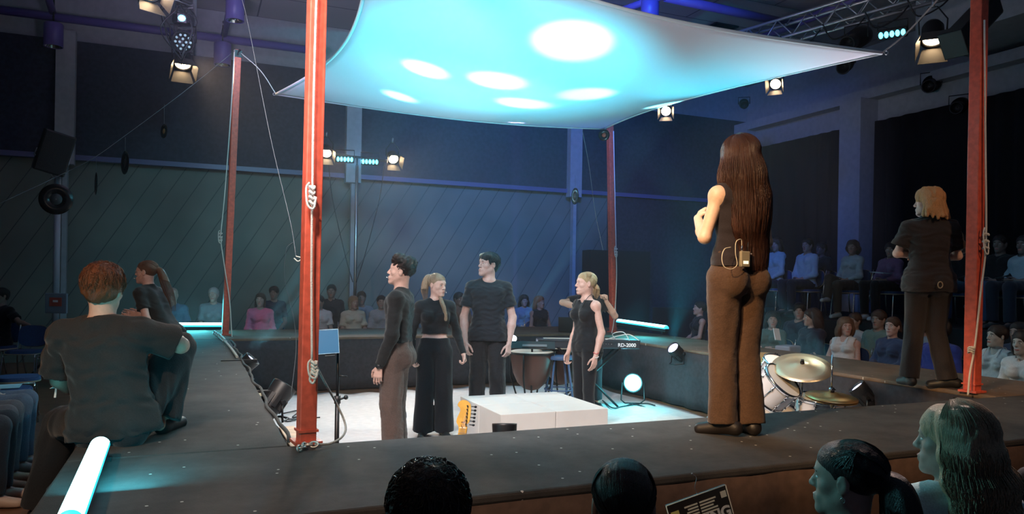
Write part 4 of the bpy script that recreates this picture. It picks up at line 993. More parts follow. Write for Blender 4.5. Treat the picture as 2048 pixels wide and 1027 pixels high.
tag(m.build('cable_loop', mat('pale_cable2', (.35, .28, .18), .5)), 'small pale cable loop hanging below the shirt of the woman with crossed arms', 'cable')
# ------------------------------------------------------------------ chairs and spectators
def make_chair(label):
    t = empty('stacking_chair', (0, 0, 0), 0, label, 'chair', 'blue padded chairs for the spectators')
    UPH = mat('blue_upholstery', (.035, .075, .20), .8, 0, (90, .3), .15); WD = mat('chair_edge', (.45, .34, .22), .5); SDL = mat('chair_tube', (.55, .56, .58), .22, 1.0)
    m = MB(); P = []
    for k in range(24):
        a = 2 * PI * k / 24; x = .225 * math.copysign(abs(math.cos(a)) ** .6, math.cos(a)); y = .215 * math.copysign(abs(math.sin(a)) ** .7, math.sin(a)); P.append((x, y))
    m.prism(P, .425, .437, None, 1); m.prism([(x * .98, y * .98) for x, y in P], .437, .462, None, 0); m.prism([(x * .90, y * .90) for x, y in P], .462, .474, None, 0)
    m.build('seat', [UPH, WD], t)
    m = MB(); rt = Matrix.Rotation(math.radians(10), 4, 'X'); M_ = Matrix.Translation((0, -.225, .66)) @ rt @ Matrix.Rotation(PI / 2, 4, 'X')
    Q = [(x * .95, y * .75) for x, y in P]; m.prism(Q, -.006, .008, M_, 1); m.prism([(x * .96, y * .96) for x, y in Q], -.030, -.006, M_, 0); m.build('backrest', [UPH, WD], t)
    for sx in (-1, 1):
        m = MB(); m.tube(bez([(sx * .235, .19, .0), (sx * .225, .17, .25), (sx * .215, .15, .42)], 4), .0105, 8); m.build('leg', SDL, t)
        m = MB(); m.tube(bez([(sx * .235, -.27, .0), (sx * .225, -.22, .25), (sx * .215, -.20, .43), (sx * .215, -.225, .60), (sx * .215, -.27, .82)], 4), .0105, 8); m.build('leg', SDL, t)
        m = MB(); m.tube([(sx * .212, .16, .416), (sx * .212, -.20, .416)], .010, 8); m.build('side_rail', SDL, t)
    return t
chair0 = make_chair('blue padded chair'); used = [0]
def chair(loc, rz, label):
    if not used[0]:
        used[0] = 1; chair0.location = loc; chair0.rotation_euler = (0, 0, rz); chair0['label'] = label; return chair0
    return dup(chair0, loc, rz, label)
SK1, SK2, SK3 = (.42, .30, .26), (.34, .24, .20), (.22, .13, .09)
DKH, BRH, BLH, GRH, REH = (.02, .014, .012), (.07, .035, .02), (.32, .22, .13), (.35, .34, .34), (.26, .075, .03)
def spectator(x, row, who, top, haird, top_col, fem=False, z0=0.0, head=(0, 0, 0), yaw=0, trousers=(.02, .025, .04), skin=SK1, H=None, sleeve=.7, kind='tee', lean=0.0, cross=False, arms=None, dx=0, chair_=True, shoecol=(.05, .05, .05), w=1.0, belly=0.0, nm='t_shirt'):
    side, d = row; q = onw(x, u=d) if side == 'u' else onw(x, v=d)
    base = 113 if side == 'u' else 203
    H = H or (1.66 if fem else 1.78); s = FPX / q.y; yh = CY + ROLL * (x - CX); zt = HCAM - (top - yh) / s            # head-top height seen in the photo
    seat = .47; dz = zt - z0 - (seat + .07 + .457 * H + .02)
    J = seated(H, .97 if not fem else .92, 1.0, lean)
    for k in ('N', 'ShL', 'ShR', 'ElL', 'ElR'): J[k] = J[k] + V(0, 0, max(-.12, min(.14, dz)) * (1 if k[0] != 'E' else .5))
    if cross:
        J['KnR'] = J['KnR'] + V(-.06, .02, .10); J['AnR'] = J['KnR'] + V(-.12, .16, -.34); J['ToeR'] = J['AnR'] + V(-.05, .16, -.02)
    if arms == 'fold':
        for n, g in (('L', -1), ('R', 1)): J['El' + n] = J['El' + n] + V(g * .03, .04, .02); J['Wr' + n] = V(-g * .05, .21, .74 + dz * .5)
    if arms == 'chin': J['WrR'] = J['N'] + V(.03, .14, -.03); J['ElR'] = V(.14, .22, .70)
    P_ = person(who, (q.x, q.y, z0), base + yaw, H, J, dict(col=top_col, sleeve=sleeve, hem=-.02, off=.014, folds=.006, kind=kind, loose=.012, name=nm, neck=.016), dict(col=trousers, r=(.056, .044, .036), off=.010, folds=.004),
                haird, skin, head, fem=fem, res=.0105, hero=False, group=None, shoe=shoecol, w=w, belly=belly)
    if chair_:
        r = math.radians(base + yaw * .3); o = Vector((q.x, q.y, z0)) + Matrix.Rotation(r, 3, 'Z') @ Vector((0, .01, -.015)); chair(o, r, 'blue padded chair under the ' + who[:60].rsplit(' ', 1)[0] if False else 'blue padded chair carrying ' + SHORT(who))
    return P_
def SHORT(w_):
    a = w_.split(); return 'the ' + ' '.join(a[:9])
S_ = lambda c, **k: dict(style='short', col=c, **k)
L_ = lambda c, **k: dict(style='long', col=c, len=k.pop('len', .30), w=.085, amax=100 + 20 * bool(k.pop('front', 0)), **k)
B_ = lambda c, **k: dict(style='bob', col=c, **k)
F1, F2 = ('v', 13.05), ('v', 14.05)
spectator(346, F1, 'bald man in a blue-grey shirt behind the far left light bar', 571, dict(style='bald'), (.08, .13, .20), skin=SK2, head=(-10, 0, 0))
spectator(428, F1, 'grey haired woman in a patterned top left of the rear red post', 572, S_(GRH), (.18, .22, .25), True, head=(-12, 0, 0))
spectator(522, F1, 'smiling woman in a bright pink top with short brown hair', 583, B_(BRH), (.72, .16, .28), True, sleeve=1.3, head=(-14, 2, 0), w=1.12, belly=.02)
spectator(549, F2, 'dark haired woman sitting behind the woman in the pink top', 570, S_(DKH, vol=.006), (.05, .03, .06), True, skin=SK2, head=(-16, 0, 0))
spectator(640, F1, 'person in a white t-shirt half hidden by the near red post', 588, S_(DKH), (.62, .62, .66), True, head=(-20, 0, 0), yaw=-6)
spectator(664, F2, 'tall dark haired man behind the near red post', 566, S_(DKH), (.03, .03, .04), skin=SK2, head=(-14, 0, 0))
spectator(708, F1, 'woman with short blonde hair in a cream blouse', 589, B_(BLH), (.58, .56, .48), True, sleeve=.8, head=(14, 0, 0), nm='blouse')
spectator(724, F2, 'person in a light blue shirt behind the blonde woman in cream', 580, S_(BRH), (.25, .33, .42), skin=SK2, head=(-10, 0, 0))
spectator(764, F1, 'spectator in a blue and white striped top beside the curly haired man', 588, S_(DKH), (.35, .38, .45), True, sleeve=1.0, head=(-10, 0, 0))
spectator(812, F2, 'spectator in a dark jumper hidden behind the curly haired man', 588, S_(BRH), (.04, .04, .05), skin=SK2)
spectator(919, F1, 'dark haired man in a brown t-shirt between two performers', 582, S_(DKH, vol=.004), (.28, .17, .10), skin=SK3, head=(8, 0, 0), sleeve=.9)
spectator(952, F2, 'spectator in a grey shirt hidden behind the tall man', 590, B_(BRH), (.12, .12, .14), True, skin=SK2)
spectator(1050, F2, 'woman with long dark hair in a pale blue top right of the tall man', 588, L_(DKH), (.15, .22, .34), True, skin=SK2, sleeve=1.6, head=(-10, 0, 0))
spectator(1081, F1, 'red haired woman in a black sleeveless dress beyond the timpani', 590, L_(REH), (.02, .02, .03), True, kind='tank', head=(16, 0, 0), nm='dress')
spectator(1160, F2, 'spectator in dark clothes behind the musician', 592, S_(BRH), (.03, .03, .04), skin=SK2)
R1, R2, RU, RV = ('u', 7.62), ('u', 8.5), ('u', 10.0), ('u', 10.9)
spectator(1397, ('u', 7.75), 'woman with tied dark hair in a dark dress, farthest along the right row', 600, dict(style='pony', col=DKH), (.015, .02, .03), True, kind='tank', skin=SK1, head=(0, 6, 0), nm='dress', yaw=-20)
spectator(1544, R1, 'woman in a green jacket with folded arms holding a white paper', 620, L_(DKH), (.09, .14, .13), True, sleeve=1.9, arms='fold', skin=SK1, head=(32, 0, 0), yaw=20, nm='jacket')
spectator(1597, R2, 'dark haired youth in the second row left of the woman in profile', 603, S_(DKH, vol=.006), (.03, .03, .06), skin=SK1, head=(26, 0, 0), yaw=15)
spectator(1625, R1, 'long haired woman in profile with a dark shawl and a pink strap', 614, L_((.035, .015, .012), len=.3), (.022, .018, .035), True, sleeve=1.5, skin=SK1, head=(-30, 0, 0), lean=.02, nm='shawl')
spectator(1690, R1, 'girl in a white halter top with long fair brown hair', 636, L_((.16, .085, .05), front=.8, len=.24), (.66, .66, .68), True, kind='cami', skin=(.50, .31, .27), head=(44, 4, 0), yaw=15, nm='halter_top')
spectator(1708, R2, 'person in a pale top behind the girl in the white halter top', 622, S_(BRH), (.36, .38, .42), True, skin=SK2, sleeve=1.0, head=(10, 0, 0))
spectator(1756, R2, 'man in a green checked shirt in the second row', 617, S_(BRH, vol=.005), (.16, .24, .22), skin=SK2, sleeve=1.6, head=(12, 0, 0), nm='shirt')
spectator(1783, R1, 'smiling woman in a dark blue sweater with hair tied back', 630, dict(style='pony', col=(.06, .03, .02)), (.035, .055, .12), True, sleeve=1.8, skin=(.50, .36, .33), head=(14, 4, 0), nm='sweater')
spectator(1846, R2, 'person in a light blue top behind the legs of the woman with crossed arms', 640, S_(BRH), (.22, .30, .38), skin=SK2)
spectator(1880, R1, 'person in a royal blue hooded top left of the crimson post', 648, S_(DKH, vol=.008), (.03, .05, .26), skin=SK1, sleeve=1.9, head=(-20, -6, 0), nm='hooded_top')
spectator(1993, R1, 'dark haired woman in a white vest right of the crimson post', 646, dict(style='bun', col=DKH), (.62, .74, .76), True, kind='cami', skin=(.40, .40, .37), head=(-16, 4, 0), nm='vest_top')
spectator(2036, R2, 'woman in a dark blue top at the right edge, second row', 640, S_(DKH), (.03, .05, .09), True, skin=SK2, head=(0, 0, 0))
spectator(2062, ('u', 7.5), 'spectator in a white shirt at the very right edge, front row', 690, L_(DKH), (.60, .70, .74), True, sleeve=1.7, skin=(.38, .38, .36), lean=.12, nm='blouse')
ZR = 1.05
m = MB(); wbox(m, 9.05, UR - .8, -1.0, 13.6, .0, ZR); o = m.build('seating_riser', mat('riser_black', (.010, .010, .012), .8, 0, (15, .2))); tag(o, 'raised black seating platform along the right wall', 'seating platform')
spectator(1550, RU, 'long haired woman in a pale blue blouse on the raised row', 474, L_((.05, .03, .02), front=.9, len=.25), (.34, .48, .52), True, ZR, sleeve=1.8, skin=SK2, head=(20, -8, 0), nm='blouse')
spectator(1612, RU, 'man in a light blue shirt with clasped hands on the raised row', 474, S_(DKH), (.36, .52, .66), z0=ZR, sleeve=1.8, skin=SK2, head=(14, 0, 0), nm='shirt')
spectator(1640, RV, 'man in dark clothes behind the light blue shirt', 482, S_(DKH), (.02, .03, .03), z0=ZR, skin=(.14, .11, .10))
spectator(1702, RU, 'woman in a pale buttoned blouse with crossed legs on the raised row', 478, L_(BRH, len=.16), (.34, .46, .54), True, ZR, sleeve=1.8, skin=SK2, head=(24, 0, 0), cross=True, trousers=(.06, .045, .035), shoecol=(.40, .50, .55), nm='blouse')
spectator(1778, RU, 'dark haired woman in a lilac jumper with papers on her lap', 482, S_(DKH, vol=.006), (.20, .12, .24), True, ZR, sleeve=1.8, skin=SK2, head=(26, 0, 0), trousers=(.01, .01, .012), shoecol=(.42, .52, .62), nm='jumper')
spectator(1921, RU, 'man in a black jumper and jeans left of the crimson post, raised row', 466, S_(DKH), (.012, .012, .014), z0=ZR, sleeve=1.9, skin=SK2, head=(20, 0, 0), cross=True, trousers=(.05, .10, .20), nm='jumper')
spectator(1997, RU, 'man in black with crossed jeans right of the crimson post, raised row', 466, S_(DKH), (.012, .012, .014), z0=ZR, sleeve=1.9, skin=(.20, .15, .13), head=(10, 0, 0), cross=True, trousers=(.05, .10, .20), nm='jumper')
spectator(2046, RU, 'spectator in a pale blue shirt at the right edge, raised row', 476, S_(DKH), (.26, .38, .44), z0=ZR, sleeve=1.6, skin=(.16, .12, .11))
# paper things held by spectators
def sheet(name, loc, size, rot, col, label, cat='paper'):
    m = MB(); m.box((0, 0, 0), size, None); o = m.build(name, mat('paper', col, .6)); o.location = loc; o.rotation_euler = rot; tag(o, label, cat); return o
sheet('programme_sheet', at(1554, 668, Z=9.95), (.12, .01, .16), (-.3, .1, .6), (.75, .78, .80), 'white paper held by the woman in the green jacket')
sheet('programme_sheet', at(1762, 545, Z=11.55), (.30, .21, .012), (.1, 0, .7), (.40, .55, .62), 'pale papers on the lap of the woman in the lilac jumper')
m = MB(); m.box((0, 0, 0), (.30, .22, .30), None, 0, .02); o = m.build('paper_bag', mat('pale_bag', (.34, .35, .42), .7, 0, (12, .3))); o.location = at(1576, 684, Z=10.1); o.rotation_euler = (0, 0, .7); o.location.z = .62
tag(o, 'pale grey cloth bag between the green jacket and the dark shawl', 'bag')
# left bank: chairs close to the left catwalk, three people seen from the knees down
LY = math.radians(-67)
def lchair(x, y, rz, label): q = at(x, y, .47); chair((q.x, q.y, 0), rz, label)
lchair(36, 752, LY + .15, 'empty blue chair whose seat shows above two others at the left edge')
lchair(14, 776, LY + .1, 'blue chair with a pale cyan sheet on it at the left edge')
lchair(-26, 800, LY, 'blue chair at the left edge, nearest to the jeans')
lchair(120, 704, LY - 1.9, 'dark blue chair with its back to the far left corner')
lchair(50, 700, LY - 1.9, 'dark blue chair by the outstretched arm in the left corner')
lchair(190, 684, LY - 1.9, 'dark blue chair behind the head of the sitting man')
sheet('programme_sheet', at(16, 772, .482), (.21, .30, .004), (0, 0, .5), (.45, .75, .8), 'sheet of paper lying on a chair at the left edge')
def lefty(x, y, who, H, col, tr, sk, shoe_):
    q = at(x, y, .0); J = seated(H); f = Vector((math.sin(-LY), math.cos(LY), 0)); p = q - f * .50
    person(who, (p.x, p.y, 0), math.degrees(LY), H, J, dict(col=col, sleeve=.7, hem=-.02, off=.014), dict(col=tr, r=(.056, .046, .042), off=.010, folds=.006, name='jeans'), S_(BRH), sk, (-10, 0, 0), res=.010, hero=False, shoe=shoe_)
    chair((p.x, p.y, -.0), LY, 'blue padded chair carrying the ' + ' '.join(who.split()[:9]))
lefty(62, 938, 'spectator in faded jeans and grey trainers at the left edge, farthest of three', 1.78, (.10, .10, .12), (.07, .11, .17), SK1, (.34, .33, .32))
lefty(36, 972, 'spectator in grey jeans and tan trainers at the left edge, middle of three', 1.74, (.05, .06, .10), (.07, .08, .10), SK1, (.36, .24, .16))
lefty(22, 1006, 'spectator in dark trousers and pale trainers at the left edge, nearest of three', 1.76, (.10, .06, .06), (.02, .025, .035), SK1, (.55, .42, .34))
J = seated(1.76); J['ElL'] = V(-.42, -.02, .83); J['WrL'] = V(-.66, .0, .80)
q = at(18, 700, .40); q.z = 0
person('spectator in black stretching an arm over the next chair in the left corner', (q.x - .15, q.y, 0), 158, 1.76, J, dict(col=(.01, .01, .012), sleeve=.7, hem=-.02, off=.014), dict(col=(.015, .015, .02), r=(.056, .046, .042), off=.010), S_(DKH), (.30, .20, .16), (0, 0, 0), res=.008, hero=False, shoe=(.02, .02, .02), hands=dict(L=dict(d=(-.6, .3, -.8), n=(0, .2, -1), t=(0, 1, 0), curl=(20, 20, 20))))
chair((q.x - .15, q.y, 0), math.radians(158), 'dark blue chair carrying the spectator in black at the left corner')
# ------------------------------------------------------------------ spectators right in front of the camera
def front(x, top, Zd, yaw, who, H, haird, col, fem, head_, skin=SK1, seat=.43, w=1.0, face=False, kind='tee', sleeve=.7):
    q = at(x, 900, Z=Zd); J = seated(H, .95, 1, .0, seat); s = FPX / Zd; zt = HCAM - (top - (CY + ROLL * (x - CX))) / s
    dz = zt - (seat + .07 + .457 * H + .015)
    for k in ('N', 'ShL', 'ShR'): J[k] = J[k] + V(0, 0, dz)
    return person(who, (q.x, q.y, 0), yaw, H, J, dict(col=col, sleeve=sleeve, hem=-.02, off=.012, kind=kind), dict(col=(.03, .03, .05), r=(.056, .044, .036), off=.01), haird, skin, head_, fem=fem, res=.0055, hero=True, shoe=(.05, .05, .05), w=w)
front(863, 908, 1.62, -4, 'front spectator with short black hair, seen from behind, left of two', 1.66, dict(style='short', col=(.010, .009, .010), strands=1500, noise=.004, vol=.006, noface=True), (.03, .03, .04), False, (4, -6, 0))
fb = front(1248, 903, 1.85, -6, 'front spectator with smooth dark hair and a low bun, seen from behind', 1.62, dict(style='bun', col=(.012, .008, .008), strands=1500, noise=.001, tie=(0, -.105, -.055), noface=True), (.05, .04, .05), True, (0, -4, 0), (.30, .20, .16))
fp = front(1692, 866, 2.15, 14, 'front spectator with a sleek black ponytail and a pale hair tie', 1.58, dict(style='pony', col=(.010, .008, .009), tie=(0, -.110, .018), path=[(0, -.135, .0), (-.005, -.155, -.06), (-.01, -.16, -.14), (-.02, -.16, -.24)], r=.032, strands=1000, noise=.001), (.012, .012, .016), True, (36, 0, 0), (.34, .25, .21))
c, R_, s_ = fp[1:]; q = lambda x, y, z: c + R_ @ (V(x, y, z) * s_); m = MB(); ax_ = R_ @ nrm(V(0, -1, -.15)); a1 = nrm(np.cross(ax_, V(0, 0, 1))); a2 = np.cross(ax_, a1); o_ = q(0, -.122, .012)
m.tube([Vector(o_ + (a1 * math.cos(a) + a2 * math.sin(a)) * .021) for a in np.linspace(0, 2 * PI, 25)], .0085, 8, 0, False); m.build('hair_tie', mat('blush_satin', (.75, .42, .36), .5, 0, (60, .4)), fp[0])
m = MB(); e0 = q(-.083, -.012, -.045); m.tube([Vector(e0 + R_ @ V(0, .006 * math.cos(a), .007 * math.sin(a))) for a in np.linspace(0, 2 * PI, 15)], .0012, 6, 0, False); m.build('earring', STEEL, fp[0])
fw_ = front(1900, 798, 2.42, 4, 'front spectator with long wavy fair hair and a pale top at the right', 1.64, dict(style='long', col=(.40, .31, .20), len=.50, w=.135, shift=(.065, -.06), strands=2600, wave=.05, wfreq=3.2, noise=.003, vol=.006, amax=104), (.55, .72, .74), True, (44, 0, 0), (.36, .27, .23), seat=.45, sleeve=.9)
J = seated(1.6); g_ = at(2130, 900, Z=2.5)
J['ElL'] = V(-.24, .22, .72); J['WrL'] = V(-.10, .42, .88)
fr = person('spectator at the lower right edge raising a forearm with a wristband', (g_.x, g_.y, 0), 12, 1.62, J, dict(col=(.03, .03, .035), sleeve=.6, hem=-.02), dict(col=(.03, .03, .05)), L_(BRH), (.30, .38, .42), fem=True, res=.006, hero=False, shoe=(.05, .05, .05), hands=dict(L=dict(d=(.4, .5, .6), n=(1, 0, 0), t=(0, 0, 1))))
for i, (x, Zd, w_) in enumerate(((863, 1.62, 'black haired front spectator'), (1248, 1.85, 'front spectator with the bun'), (1692, 2.15, 'front spectator with the ponytail'), (1900, 2.42, 'front spectator with wavy fair hair'), (2130, 2.5, 'spectator raising a forearm'))):
    q_ = at(x, 900, Z=Zd); chair((q_.x, q_.y - .02, -.03), (-4, -6, 14, 4, 12)[i] * PI / 180, 'blue padded chair under the ' + w_)
# clear ear-piece wires behind the bun
def vv(x, y, z): return Vector(fb[1] + fb[2] @ (V(x, y, z) * fb[3]))
Mw = Matrix.Translation(fb[0].location) @ Matrix.Rotation(fb[0].rotation_euler.z, 4, 'Z')
m = MB(); m.tube(bez([vv(-.012, -.128, -.012), vv(-.020, -.140, -.03), vv(-.032, -.146, -.045), vv(-.036, -.143, -.066)], 5), .0016, 6); m.tube(bez([vv(.012, -.130, -.015), vv(.018, -.143, -.04), vv(.015, -.150, -.07), vv(.012, -.148, -.10)], 5), .0014, 6)
m.ball(vv(-.012, -.130, -.010), .004, 8); o = m.build('hair_clip', mat('clip_wire', (.7, .8, .85), .25)); o.parent = fb[0]
# placard hung on the stage side
t = empty('hanging_placard', at(1394, 1002, Z=3.02), 0, 'black printed placard hanging on a wire from the front of the stage', 'placard')
R0 = Matrix.Rotation(.16, 3, 'Z') @ Matrix.Rotation(-.30, 3, 'Y'); WHT = mat('print_white', (.80, .78, .66), .6); YEL = mat('print_yellow', (.70, .66, .22), .6)
w0, h0 = .262, .36; m = MB(); m.box(R0 @ Vector((0, 0, -h0 / 2 + .028)), (w0, .014, h0), R0); m.build('board', mat('placard_black', (.018, .012, .010), .5), t)
m = MB(); e_ = .004
for a, b in (((-w0 / 2, .028), (w0 / 2, .028)), ((-w0 / 2, .028), (-w0 / 2, .028 - h0)), ((w0 / 2, .028), (w0 / 2, .028 - h0))): m.tube([R0 @ Vector((a[0], -.008, a[1])), R0 @ Vector((b[0], -.008, b[1]))], .0022, 6)
m.build('edging', WHT, t)
m = MB(); yy = -.0085
for k, (l, a, b) in enumerate(((0, -.060, .000), (0, -.048, .000), (0, -.054, .000), (0, -.066, .0), (0, -.074, -.002))):
    z_ = -.004 - k * .0125; m.box(R0 @ Vector(((a + b - .004) / 2, yy, z_)), (b - a - .003, .002, .006), R0); m.box(R0 @ Vector(((.004 + .078 - .008 * (k % 3)) / 2, yy, z_)), (.072 - .008 * (k % 3), .002, .006), R0)
m.build('small_print', WHT, t)
m = MB(); m.box(R0 @ Vector((-.103, yy, -.028)), (.034, .002, .048), R0); m.build('badge', YEL, t)
m = MB(); m.lathe([(.001, -.002), (.010, -.002), (.010, .0)], 16, Matrix.Translation(R0 @ Vector((-.103, yy - .002, -.028))) @ R0.to_4x4() @ Matrix.Rotation(PI / 2, 4, 'X')); m.build('badge_disc', mat('badge_ink', (.05, .05, .03), .5), t)
m = MB(); m.box(R0 @ Vector((.112, yy, -.004)), (.024, .002, .026), R0); m.build('badge', WHT, t, 'small white square badge')
def text(name, s_, size, M_, m_, parent=None, ext=.001, bold=0.0):
    c_ = bpy.data.curves.new(name, 'FONT'); c_.body = s_; c_.size = size; c_.extrude = ext; c_.align_x = 'CENTER'; c_.offset = bold
    o = bpy.data.objects.new(name + '_tmp', c_); COL.objects.link(o); bpy.context.view_layer.update(); me = bpy.data.meshes.new_from_object(o.evaluated_get(bpy.context.evaluated_depsgraph_get())); bpy.data.objects.remove(o)
    me.transform(M_); o = link(name, me, m_, parent, False); return o
text('lettering', 'UMMING', .060, Matrix.Translation(R0 @ Vector((.004, yy - .001, -.094))) @ R0.to_4x4() @ Matrix.Rotation(PI / 2, 4, 'X'), mat('print_bright', (.85, .85, .82), .6), t, .001, .0022)
m = MB(); m.tube(bez([R0 @ Vector((.006, -.006, .030)), R0 @ Vector((.006, -.004, .06)), Vector((-.004, .0, .095)), Vector((-.018, .005, .108))], 5), .0013, 6); m.ball(Vector((-.020, .006, .109)), .005, 8); m.build('wire', STEEL, t)
# ------------------------------------------------------------------ things in the pit
WHP = mat('white_board', (.80, .76, .72), .6, 0, (3, .1), .04)
B0 = at(1001, 829, .5); uv = lambda p: (p.x * CA + p.y * SA, -p.x * SA + p.y * CA); bu, bv = uv(B0)
for i in range(2):
    for j in range(2):
        t = W(bu + .252 + .503 * i, bv + .252 + .503 * j, 0)
        m = MB(); m.box((0, 0, .26), (.498, .498, .48), None, 0, .004)
        o = m.build('plinth_cube', WHP); o.location = t; o.rotation_euler = (0, 0, ANG)
        tag(o, 'white plywood cube, ' + (('front left', 'rear left'), ('front right', 'rear right'))[i][j] + ' of the four pushed together in the pit', 'cube', 'white cubes forming a low platform')
        m = MB()
        for sx in (-1, 1):
            for sy in (-1, 1): m.tube([(sx * .2, sy * .2, 0), (sx * .2, sy * .2, .022)], .02, 10)
        ft = m.build('feet', BLACKP, o)
# electric guitar on a stand against the front inner wall
MAPLE = mat('maple_lacquer', (.80, .42, .07), .3, 0, (20, .05), .12, coat=.4)
top = at(934, 800, Z=4.62); bot = at(900, 1075, Z=4.42); ax = (top - bot).normalized(); yv = Vector((-.15, -1, .0)); yv = (yv - ax * yv.dot(ax)).normalized(); xv = yv.cross(ax)
Rg = Matrix((xv, yv, ax)).transposed(); Lg = 1.0; o_ = top - ax * Lg
t = empty('electric_guitar', o_, 0, 'electric guitar with a golden maple headstock leaning beside the white cubes', 'guitar')
G = lambda x, y, z: Rg @ Vector((x, y, z)); RG4 = Rg.to_4x4()
def plate(poly, y0, y1):   # outline in x,z; thickness along y
    mb = MB(); n = len(poly); vs = [G(x, y0, z) for x, z in poly] + [G(x, y1, z) for x, z in poly]
    mb.add(vs, [list(range(n)), list(range(2 * n - 1, n - 1, -1))] + [(i, n + i, n + (i + 1) % n, (i + 1) % n) for i in range(n)]); return mb
body = [(0, 0), (.11, .01), (.165, .06), (.16, .13), (.125, .20), (.13, .26), (.155, .32), (.13, .37), (.085, .36), (.05, .32), (-.03, .31), (-.06, .36), (-.10, .42), (-.14, .41), (-.145, .35), (-.115, .27), (-.11, .20), (-.155, .13), (-.16, .06), (-.10, .01)]
bz = [(p.x, p.z) for p in bez([Vector((x, 0, z)) for x, z in body + body[:1]], 4)][:-1]
plate(bz, -.022, .022).build('guitar_body', mat('sunburst', (.25, .05, .02), .25, coat=.5), t)
pg = [(x * .7, .06 + z * .62) for x, z in bz]; plate(pg, .0225, .025).build('pickguard', mat('guard', (.75, .74, .70), .4), t)
m = MB(); m.box(G(0, .016, .555), (.052, .022, .56), Rg, 0, .006); m.build('neck', MAPLE, t)
m = MB()
for k in range(20): m.box(G(0, .028, .80 - .022 * k * (1 - .012 * k)), (.05, .002, .002), Rg)
m.build('fret_wires', STEEL, t)
hs = [(.022, .80), (.026, .835), (.020, .852), (.034, .875), (.036, .93), (.030, .975), (.006, .995), (-.022, .998), (-.044, .985), (-.050, .962), (-.034, .948), (-.030, .93), (-.040, .90), (-.046, .865), (-.030, .84), (-.022, .82)]
hz = [(p.x, p.z) for p in bez([Vector((x, 0, z)) for x, z in hs + hs[:1]], 3)][:-1]; hz = [(-x * 1.0, z) for x, z in hz]; plate(hz, .004, .020).build('headstock', MAPLE, t)
for k in range(6):
    z_ = .855 + .022 * k; m = MB(); m.tube([G(-.018 + .001 * k, .018, z_), G(-.018 + .001 * k, .034, z_)], .0045, 8); m.tube([G(-.034, .010, z_), G(-.052, .010, z_)], .003, 6); m.ball(G(-.060, .010, z_), (.009, .006, .0075), 10, 0, Rg.to_3x3()); m.build('tuning_peg', BLACKM, t)
m = MB()
for k in range(6): m.tube([G(-.016 + .0065 * k, .033, .12), G(-.014 + .0056 * k, .031, .80), G(-.018, .032, .855 + .022 * k)], .0006, 4)
m.build('strings', STEEL, t)
m = MB(); m.tube(bez([G(.0, .03, .835), G(.006, .036, .84), G(.012, .03, .85)], 3), .002, 5); m.box(G(.004, .022, .865), (.022, .002, .006), Rg); m.build('logo', mat('logo_brown', (.25, .10, .03), .5), t)
t = empty('guitar_stand', (o_.x, o_.y, 0), 0, 'black folding guitar stand behind the electric guitar', 'stand')
m = MB(); m.tube([(0, .12, .0), (0.0, .03, .35), (.0, .02, .50)], .010, 8); m.build('upright', BLACKM, t)
for sx in (-1, 1): m = MB(); m.tube([(0, .06, .24), (sx * .18, -.06, .012)], .009, 8); m.build('leg', BLACKM, t)
# dynamic par cans round the rim
def par(name, x, y, Zd, aim, label, L=.24, r=.085, lens=(.5, .6, 1.0), em=2.0, yoke=True, colr=None, base=None):
    c = at(x, y, Z=Zd); d = (Vector(aim) - c).normalized(); R = d.to_track_quat('Z', 'X').to_matrix(); t = empty(name, c, 0, label, 'stage light'); R4 = R.to_4x4(); BM = colr or BLACKP
    m = MB(); m.lathe([(.02, -L), (r * .72, -L), (r * .85, -L * .7), (r * .98, -L * .2), (r, -.01), (r, 0), (r * .88, .0), (r * .86, -.03), (.01, -.032)], 28, R4); m.build('housing', BM, t)
    m = MB(); 
    for k in range(10): a = 2 * PI * k / 10; m.box(R @ Vector((r * .92 * math.cos(a), r * .92 * math.sin(a), -L * .55)), (.008, .03, L * .35), R @ Matrix.Rotation(a, 3, 'Z'))
    m.build('cooling_fins', BM, t)
    m = MB(); m.lathe([(.001, -.012), (r * .6, -.014), (r * .86, -.022)], 24, R4); m.build('lens', mat('lens_glow', lens, .2, emit=(lens, em)), t)
    if yoke:
        m = MB(); xx = Vector((1, 0, 0)); yv = (d.cross(Vector((0, 0, 1)))).normalized() * (r + .012); pv = c - d * L * .5 - c
        dn = base - c if base is not None else Vector((0, 0, -L * .9)); m.tube([pv + yv, pv + yv * 1.1 + dn * .6, dn + yv * .5, dn - yv * .5, pv - yv * 1.1 + dn * .6, pv - yv], .009, 6); m.build('yoke', BLACKM, t)
        for sg in (-1, 1): m = MB(); m.tube([pv + yv * sg, pv + yv * sg * 1.25], .018, 10); m.build('knob', BLACKM, t)
    return t, c
def clampbox(p, label, rz=ANG):
    t = empty('rim_bracket', p, rz, label, 'bracket'); m = MB(); m.box((.0, 0, 0), (.34, .05, .035), None, 0, .004); m.box((-.13, 0, -.12), (.03, .05, .22)); m.build('arm', BLACKM, t)
    m = MB(); m.box((-.05, -.027, -.01), (.07, .003, .022)); m.build('sticker', mat('sticker', (.8, .78, .6), .5), t); return t
par('par_can', 506, 716, 7.6, on_sail(1045, 205), 'black LED can clamped to the left inner rim, farther one with lit lens', lens=(.5, .55, 1), em=6)
par('par_can', 570, 770, 5.7, on_sail(990, 162), 'black LED can clamped to the left inner rim, nearer one', L=.27, r=.095, em=.3)
par('par_can', 1345, 694, 9.5, on_sail(845, 137), 'black LED can with a pale violet lens hung on the right inner rim', lens=(.6, .6, 1), em=6)
par('par_can', 1026, 676, 10.4, at(1010, 560, Z=8.4), 'small bright blue-white LED can on the far inner rim', L=.16, r=.06, lens=(.65, .75, 1), em=14)
par('par_can', 1712, 771, 6.95, on_sail(1180, 188), 'black LED can with a violet-white lens at the right front corner of the pit', lens=(.6, .62, 1), em=6)
